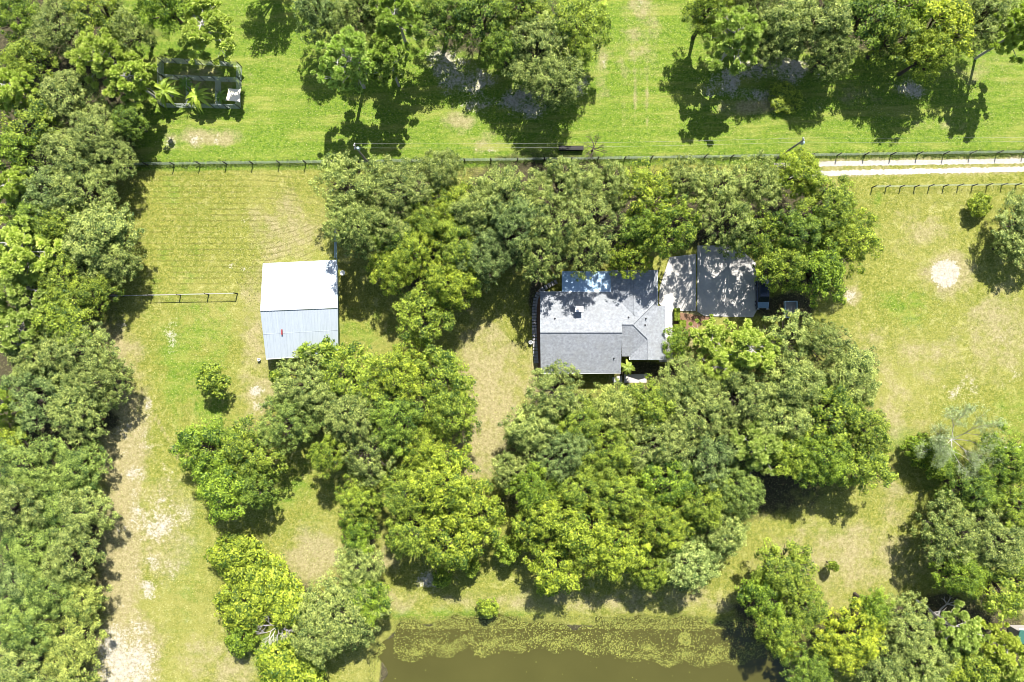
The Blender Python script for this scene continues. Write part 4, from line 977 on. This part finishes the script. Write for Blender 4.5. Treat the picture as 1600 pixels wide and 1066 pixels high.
# ------------------------------------------------------------------ house
def house():
    t = .33; EH = 2.75
    k = lambda p, h: U(p[0], p[1], h)
    c = Vector(U(940, 515)); o = empty('house', tuple(c), 'single-storey house with grey shingle gable and hip roofs', 'house')
    def hp(px, py, d): h = EH + d / S * t; v = Vector(U(px, py, h)) - c; return (v.x, v.y, h)
    P = hp
    polys = [
      [P(844, 456.5, 0), P(972, 456.5, 0), P(972, 519.5, 63), P(844, 519.5, 63)],
      [P(844, 519.5, 63), P(972, 519.5, 63), P(970, 582.6, 0), P(845, 583.5, 0)],
      [P(972, 457, 0), P(1027, 457, 0), P(1027, 469, 12), P(989, 507, 50), P(972, 507, 50)],
      [P(989, 507, 50), P(1027, 469, 12), P(1027, 478, 12), P(1039.5, 478, 0), P(1040, 562.5, 0), P(1012, 562.5, 27.5), P(1012, 530, 27.5)],
      [P(1012, 530, 27.5), P(984.4, 557, 0), P(984.4, 562.5, 0), P(1012, 562.5, 27.5)],
      [P(972, 507, 50), P(989, 507, 50), P(1012, 530, 27.5), P(984.4, 557, 0), P(972, 557, 0)],
      [P(991, 422, 36), P(991, 493, 36), P(955, 457, 0), P(955, 422, 0)],
      [P(991, 422, 36), P(991, 493, 36), P(1027, 457, 0), P(1027, 422, 0)],
    ]
    for i, pl in enumerate(polys):
        dz = .012 * (i % 3) + (.05 if i in (6, 7) else 0)
        MB().slab([(p[0], p[1], p[2] + dz) for p in pl], .16).build('roof_slope', M['shingle'], o)
    m = MB()
    for a, b in (((844, 519.5, 63), (972, 519.5, 63)), ((972, 507, 50), (989, 507, 50)), ((989, 507, 50), (1012, 530, 27.5)), ((989, 507, 50), (1027, 469, 12)), ((1012, 530, 27.5), (1012, 562, 27.5)), ((991, 422, 36), (991, 493, 36))):
        p, q = Vector(P(*a)), Vector(P(*b)); m.tube(tuple(p + Vector((0, 0, .03))), tuple(q + Vector((0, 0, .03))), .10, k=6)
    m.build('ridge_shingles', M['shingle'], o)
    # fascia and gutters on the eaves
    for a, b in (((844, 456.3, 0), (955, 456.3, 0)), ((845, 584, 0), (970, 583.2, 0)), ((1040, 478, 0), (1040.3, 563, 0)), ((1027.5, 422, 0), (1027.5, 478, 0)), ((984, 557, 0), (984, 562.5, 0))):
        p, q = Vector(P(*a)), Vector(P(*b)); m = MB(); m.tube(tuple(p - Vector((0, 0, .09))), tuple(q - Vector((0, 0, .09))), .065, k=6); m.build('gutter', M['trim'], o)
    # walls
    def prism(pts, h0, h1):
        V = [(*(Vector(U(x, y, 2.6)) - c)[:2], h0) for x, y in pts]; m = MB(); n = len(V); m.V = V + [(a, b, h1) for a, b, _ in V]
        for i in range(n): j = (i + 1) % n; m.F.append((j, i, n + i, n + j))
        return m
    fp = [(849, 461), (960, 461), (960, 427), (1022, 427), (1022, 461), (1022, 483), (1035, 483), (1035, 558), (989, 558), (989, 552), (966, 552), (966, 578), (849, 578)]
    prism(fp, -.1, EH - .02).build('wall', M['stucco'], o)
    # gable triangles
    def tri(a, b, cc):
        m = MB(); m.V = [a, b, cc]; m.F = [(0, 1, 2)]; q = m.build('gable', M['stucco'], o); s = q.modifiers.new('s', 'SOLIDIFY'); s.thickness = .12
    def g(px, py, d, dz=-.22): v = P(px, py, d); return (v[0], v[1], v[2] + dz)
    tri(g(849, 460, 0), g(849, 580, 0), g(849, 519.5, 63)); tri(g(968, 460, 0), g(968, 580, 0), g(968, 519.5, 63)); tri(g(987, 558, 0), g(1036, 558, 0), g(1012, 558, 27.5)); tri(g(958, 427, 0), g(1024, 427, 0), g(991, 427, 36))
    # windows, doors
    def win(px, py, z, w, h, axis_, nm='window'):
        v = Vector(U(px, py, 2.6)) - c; d = (w, .10, h) if axis_ == 'x' else (.10, w, h)
        f = MB().box((v.x, v.y, z), d).build(nm if nm != 'window' else 'window', M['trim'], o, None, .01)
        d2 = (w - .16, .13, h - .16) if axis_ == 'x' else (.13, w - .16, h - .16)
        MB().box((v.x, v.y, z), d2).build('pane' if nm == 'window' else 'panel', M['glass'] if nm == 'window' else M['whitepaint'], f)
    for x in (865, 895, 935): win(x, 578.3, 1.5, 1.5, 1.2, 'x')
    win(1012, 558.3, 1.4, 1.8, 1.4, 'x'); win(976, 552.3, 1.05, 1.0, 2.1, 'x', 'door')
    win(848.7, 500, 1.5, 1.4, 1.1, 'y'); win(848.7, 545, 1.5, 1.4, 1.1, 'y'); win(1035.3, 505, 1.5, 1.4, 1.2, 'y'); win(1035.3, 540, 1.5, 1.4, 1.2, 'y')
    win(1022.3, 445, 1.15, 3.0, 2.2, 'y', 'garage_door')
    # chimney
    h = EH + 33 / S * t; v = Vector(U(905, 483, h + 1.0)) - c
    ch = MB().box((v.x, v.y, h + .3), (.85, .62, 1.7)).build('chimney', M['trim'], o, None, .02)
    mc = MB().box((v.x, v.y, h + 1.21), (1.1, .78, .08)); mc.build('chimney_cap', M['whitepaint'], ch)
    MB().lathe([(.16, h + 1.25), (.16, h + 1.5), (.22, h + 1.5), (.22, h + 1.56), (.02, h + 1.6)], (v.x - .2, v.y, 0), 12).build('flue', M['greywood'], ch)
    for px, py, d in ((867, 498, 41), (982, 496, 39), (1009, 498, 30), (1008, 508, 31), (959, 560, 22)):
        v = P(px, py, d); MB().lathe([(.16, -.1), (.13, .06), (.055, .09), (.055, .34)], v, 10).build('vent_pipe', M['black'], o)
    # patio roof at the back
    a = [(*(Vector(U(878, 424, 2.5)) - c)[:2], 2.45), (*(Vector(U(954.5, 424, 2.5)) - c)[:2], 2.45), (*(Vector(U(954.5, 456, 2.6)) - c)[:2], 2.68), (*(Vector(U(878, 456, 2.6)) - c)[:2], 2.68)]
    pr = MB().slab(a, .08).build('patio_roof', M['metalroof2'], o)
    for x in (880, 905, 930, 952):
        v = Vector(U(x, 426, 1.2)) - c; MB().box((v.x, v.y, 1.15), (.1, .1, 2.35)).build('patio_post', M['trim'], o)
house()

def garden_wall():
    pts = [(868, 441), (858, 446), (848, 452), (841, 459), (837, 468), (835, 482), (834.5, 500), (835, 520), (836, 540), (837, 556), (838, 570)]
    P = [Vector(U(*p)) for p in pts]; o = empty('garden_wall', tuple(P[-1]), 'curved low grey stone wall around the house\'s left side', 'garden wall')
    Q = []
    for a, b in zip(P[:-1], P[1:]):
        n = max(1, int((b - a).length / .42))
        for i in range(n): Q.append((a.lerp(b, i / n), (b - a).normalized()))
    m = MB(); m2 = MB(); rr = random.Random(3)
    for q, d in Q:
        rz = math.atan2(d.y, d.x) + rr.uniform(-.08, .08); l = q - P[-1]
        for s in (-.17, .17):
            n = Vector((-d.y, d.x, 0)) * s; m.box((l.x + n.x, l.y + n.y, .2 + rr.uniform(-.02, .02)), (.37, .31, .45 + rr.uniform(0, .06)), rz + rr.uniform(-.1, .1))
    m.build('stones', M['stone'], o)
garden_wall()

# clipped hedges by the path
def hedge(px, py, w, l, h, label):
    rng = np.random.default_rng(int(px + py)); n = 1500; c = U(px, py)
    u = rng.uniform(-1, 1, (n, 3)); ax = rng.integers(0, 3, n); sg = rng.choice([-1, 1], n)
    for i in range(3):
        k = ax == i; u[k, i] = sg[k] if i != 2 else 1
    e = np.sign(u) * np.abs(u) ** .8
    P = np.stack([e[:, 0] * w / 2, e[:, 1] * l / 2, h * .55 + e[:, 2] * h * .45], -1) + rng.normal(size=(n, 3)) * .03; nn = unit(n, rng) * .8; nn[np.arange(n), ax] += np.where(ax == 2, 1, sg)
    nn /= np.linalg.norm(nn, axis=1, keepdims=True)
    V = leaf_quads(P, nn, .085, rng).reshape(-1, 3); o = empty('hedge', c, label, 'hedge', 'clipped hedges beside the front path')
    link('foliage', np_mesh('foliage', V, np.arange(len(V)).reshape(-1, 4), M['leaf'], rng.uniform(.2, .9, n)), o)
    MB().box((0, 0, h * .42), (w * .8, l * .85, h * .8)).build('twig_core', M['bark'], o)
hedge(1056, 492, .7, 1.7, .9, 'long clipped box hedge at the top of the front path')
hedge(1056, 512, .75, .8, .7, 'small clipped bush in the middle beside the front path')
hedge(1056, 524, .75, .9, .7, 'small clipped bush lowest beside the front path')
hedge(1065, 506, .9, .9, .7, 'small rounded bush behind the clipped path hedges')

# ------------------------------------------------------------------ parked car, trailer, bits
def car():
    o = empty('parked_car', U(1189, 459), 'dark blue car parked at the driveway\'s right edge under trees', 'car')
    W, Ln = 1.85, 4.7
    # body outline along Y (front at -Y), extruded across X with tumblehome
    prof = [(-2.33, .35), (-2.35, .62), (-2.2, .80), (-1.25, .95), (1.95, .98), (2.28, .92), (2.35, .55), (2.3, .32)]
    def shell(pf, w0, w1, ztop):
        m = MB(); n = len(pf); rings = []
        for x, inset in ((-w0, .10), (-w0 * .93, 0), (w0 * .93, 0), (w0, .10)):
            s = len(m.V)
            for y, z in pf:
                f = (z / ztop); xx = x * (1 - (w0 - w1) / w0 * max(0, f - .3)); m.V.append((xx, y * (1 - inset * .12), z - (inset * .4 if z > .5 else -inset * .3)))
            rings.append(s)
        for a, b in zip(rings[:-1], rings[1:]):
            for i in range(n): j = (i + 1) % n; m.F.append((a + i, b + i, b + j, a + j))
        m.F.append(tuple(rings[0] + i for i in range(n))); m.F.append(tuple(rings[-1] + i for i in reversed(range(n))))
        return m
    shell(prof, W / 2, W / 2 * .92, .98).build('body', M['carpaint'], o, None, .04, True)
    cab = [(-1.30, .93), (-.55, 1.44), (1.25, 1.47), (2.0, .97)]
    shell(cab, W / 2 * .93, W / 2 * .72, 1.47).build('window_band', M['glass'], o, None, .02)
    rf = MB().slab([(-.60, -.52, 1.485), (.60, -.52, 1.485), (.62, 1.22, 1.515), (-.62, 1.22, 1.515)], .07); rf.build('roof', M['carpaint'], o, None, .03)
    hd = MB().slab([(-.78, -2.15, .86), (.78, -2.15, .86), (.80, -1.28, 1.0), (-.80, -1.28, 1.0)], .06); hd.build('hood', M['carhood'], o, None, .03)
    for x in (-.84, .84):
        for y in (-1.45, 1.4):
            wv = MB(); n = 18
            wh = MB(); wh.tube((x - .11, y, .33), (x + .11, y, .33), .33, k=18); w_ = wh.build('wheel', M['rubber'], o, None, .02)
            r2 = MB(); r2.tube((x - .12, y, .33), (x + .12, y, .33), .19, k=14); r2.build('rim', M['chrome'], w_)
        MB().box((x * .80, -2.27, .70), (.34, .14, .14)).build('headlight', M['headlight'], o, None, .03)
        MB().box((x * .82, 2.29, .78), (.26, .10, .16)).build('tail_light', M['taillight'], o, None, .02)
        MB().box((x * 1.17, -.85, 1.02), (.20, .12, .14)).build('mirror', M['carpaint'], o, None, .03)
    MB().box((0, -2.34, .45), (1.3, .08, .16)).build('bumper', M['black'], o, None, .02)
car()

def trailer():
    o = empty('utility_trailer', U(1232, 484), 'pale blue open utility trailer beside the driveway trees', 'trailer', rz=.02)
    MB().box((0, 0, .55), (1.75, 2.3, .08)).build('bed', M['greywood'], o)
    for x, y, a, b in ((-.87, 0, .12, 2.4), (.87, 0, .12, 2.4), (0, 1.16, 1.62, .12), (0, -1.16, 1.62, .12)):
        MB().box((x, y, .80), (a, b, .42)).build('side_rail', M['paleblue'], o, None, .01)
    for x in (-1.0, 1.0):
        w_ = MB().tube((x - .09, 0, .3), (x + .09, 0, .3), .3, k=16).build('wheel', M['rubber'], o, None, .02)
        MB().tube((x - .1, 0, .3), (x + .1, 0, .3), .15, k=12).build('rim', M['chrome'], w_)
    MB().tube((0, -1.2, .5), (0, -2.1, .45), .05, k=6).build('tow_bar', M['post'], o)
trailer()

def black_box():
    o = empty('storage_trough', U(892, 233), 'long narrow black box lying beside the long fence', 'box')
    MB().box((0, 0, .3), (3.5, .55, .6)).build('body', M['black'], o, None, .03)
    MB().box((0, 0, .64), (3.6, .62, .07)).build('lid', M['post'], o, None, .02)
black_box()
def dish():
    x, y, z = U(536, 427, .6); o = empty('satellite_dish', (x, y, 0), 'small round white dish on grass right of the shed', 'dish')
    MB().tube((0, 0, -.1), (0, 0, .8), .03, k=6).build('pole', M['greywood'], o)
    MB().lathe([(.03, .80), (.22, .84), (.38, .95), (.36, .97), (.20, .88), (.02, .85)], (0, 0, 0), 20).build('dish', M['whitepaint'], o)
dish()
def bucket(name, px, py, mat, label, s=1.0):
    o = empty(name, U(px, py), label, 'bucket'); o.scale = (s,) * 3
    MB().lathe([(.14, 0), (.18, .36), (.195, .36), (.195, .39), (.165, .39), (.13, .05), (.01, .05)], k=18).build('pail', mat, o)
    m = MB(); pts = [(.18 * math.cos(a), 0, .37 + .18 * math.sin(a) * .9) for a in [math.pi * i / 8 for i in range(9)]]; m.path(pts, [.008] * 9, 5); m.build('handle', M['chrome'], o)
bucket('bucket', 164, 652, M['red'], 'red bucket on the leaf litter at the round left grove', 1.5)
bucket('bucket', 829, 535, M['whitepaint'], 'white bucket on the lawn left of the house', 1.5)
bucket('bucket', 406, 562, M['whitepaint'], 'white bucket at the shed\'s lower left', 1.2)

def green_roof():
    o = empty('garden_shed', U(1588, 985), 'small shed with a teal green sheet roof at bottom right', 'shed')
    MB().slab([(-1.5, -1.0, 2.1), (1.5, -1.25, 2.1), (1.6, .95, 2.5), (-1.3, 1.1, 2.5)], .06).build('roof', M['greensheet'], o)
    MB().box((0, -.02, 1.0), (2.4, 1.6, 2.0)).build('wall', M['greywood'], o)
    MB().box((0, -.85, .95), (.8, .06, 1.8)).build('door', M['post'], o)
    MB().slab([(-1.4, 1.12, 2.53), (-.2, 1.04, 2.53), (-.2, 1.25, 2.53), (-1.4, 1.33, 2.53)], .06).build('roof_edge', M['whitepaint'], o)
green_roof()

def fallen(px, py, rz, label, ln=3.6, seed=1):
    rr = random.Random(seed); o = empty('fallen_branch', U(px, py), label, 'branch', 'fallen pale branches', rz); m = MB()
    m.path([(-ln / 2, 0, .25), (-.3, .15, .4), (ln * .25, -.1, .7)], [.17, .13, .09], 8); p = Vector((ln * .25, -.1, .7))
    for i in range(4):
        a = -1.0 + i * .65 + rr.uniform(-.15, .15); q = p + Vector((math.cos(a), math.sin(a), rr.uniform(.2, .7))) * ln * .32; e = q + Vector((math.cos(a + .5), math.sin(a + .5), .3)) * ln * .2; f = q + Vector((math.cos(a - .6), math.sin(a - .6), .2)) * ln * .16
        m.path([tuple(p), tuple(q), tuple(e)], [.08, .05, .02], 6); m.tube(tuple(q), tuple(f), .04, .015, 5)
    m.build('limb', M['greybark'], o)
fallen(1446, 948, -.6, 'thick pale fallen limb in the shade, left of the pair', 3.6, 4)
fallen(1470, 948, 1.1, 'forked pale fallen branch in the shade, right of the pair', 3.0, 8)

# ------------------------------------------------------------------ power poles and wires
PH = 9.3
def pole(px, py, label):
    x, y, _ = U(px, py, PH); o = empty('power_pole', (x, y, 0), label, 'power pole', 'power poles carrying the wires')
    MB().tube((0, 0, -.3), (0, 0, PH), .16, .11, 10).build('pole', M['greywood'], o)
    MB().box((0, 0, PH - .5), (.10, .9, .12)).build('crossarm', M['greywood'], o)
    for dy in (-.28, .28):
        MB().lathe([(.03, 0), (.07, .05), (.04, .09), (.07, .14), (.03, .2)], (0, dy, PH - .44), 10).build('insulator', M['whitepaint'], o)
    MB().lathe([(.02, 0), (.2, .02), (.2, .6), (.16, .66), (.02, .68)], (.3, -.1, PH - 1.6), 14).build('transformer', M['paleblue'], o)
    return x, y
p1 = pole(553, 227, 'power pole with white insulators above the left row of trees')
p2 = pole(1257, 218, 'power pole leaning into view where the white track begins')
p3x, p3y, _ = U(1990, 209, PH)
def wire(a, b, dy, label):
    o = empty('power_line', (a[0], a[1] + dy, 0), label, 'power line', 'overhead wires'); m = MB(); n = 24; pts = []
    for i in range(n + 1):
        t = i / n; pts.append(((b[0] - a[0]) * t, (b[1] - a[1]) * t, PH - .24 - 1.0 * 4 * t * (1 - t)))
    m.path(pts, [.010] * (n + 1), 4); m.build('cable', M['stone'], o)
for dy, w_ in ((-.28, 'lower'), (.28, 'upper')):
    wire(p1, p2, dy, w_ + ' of two thin wires strung between the two power poles')
    wire(p2, (p3x, p3y), dy, w_ + ' of two thin wires running right from pole over the track')
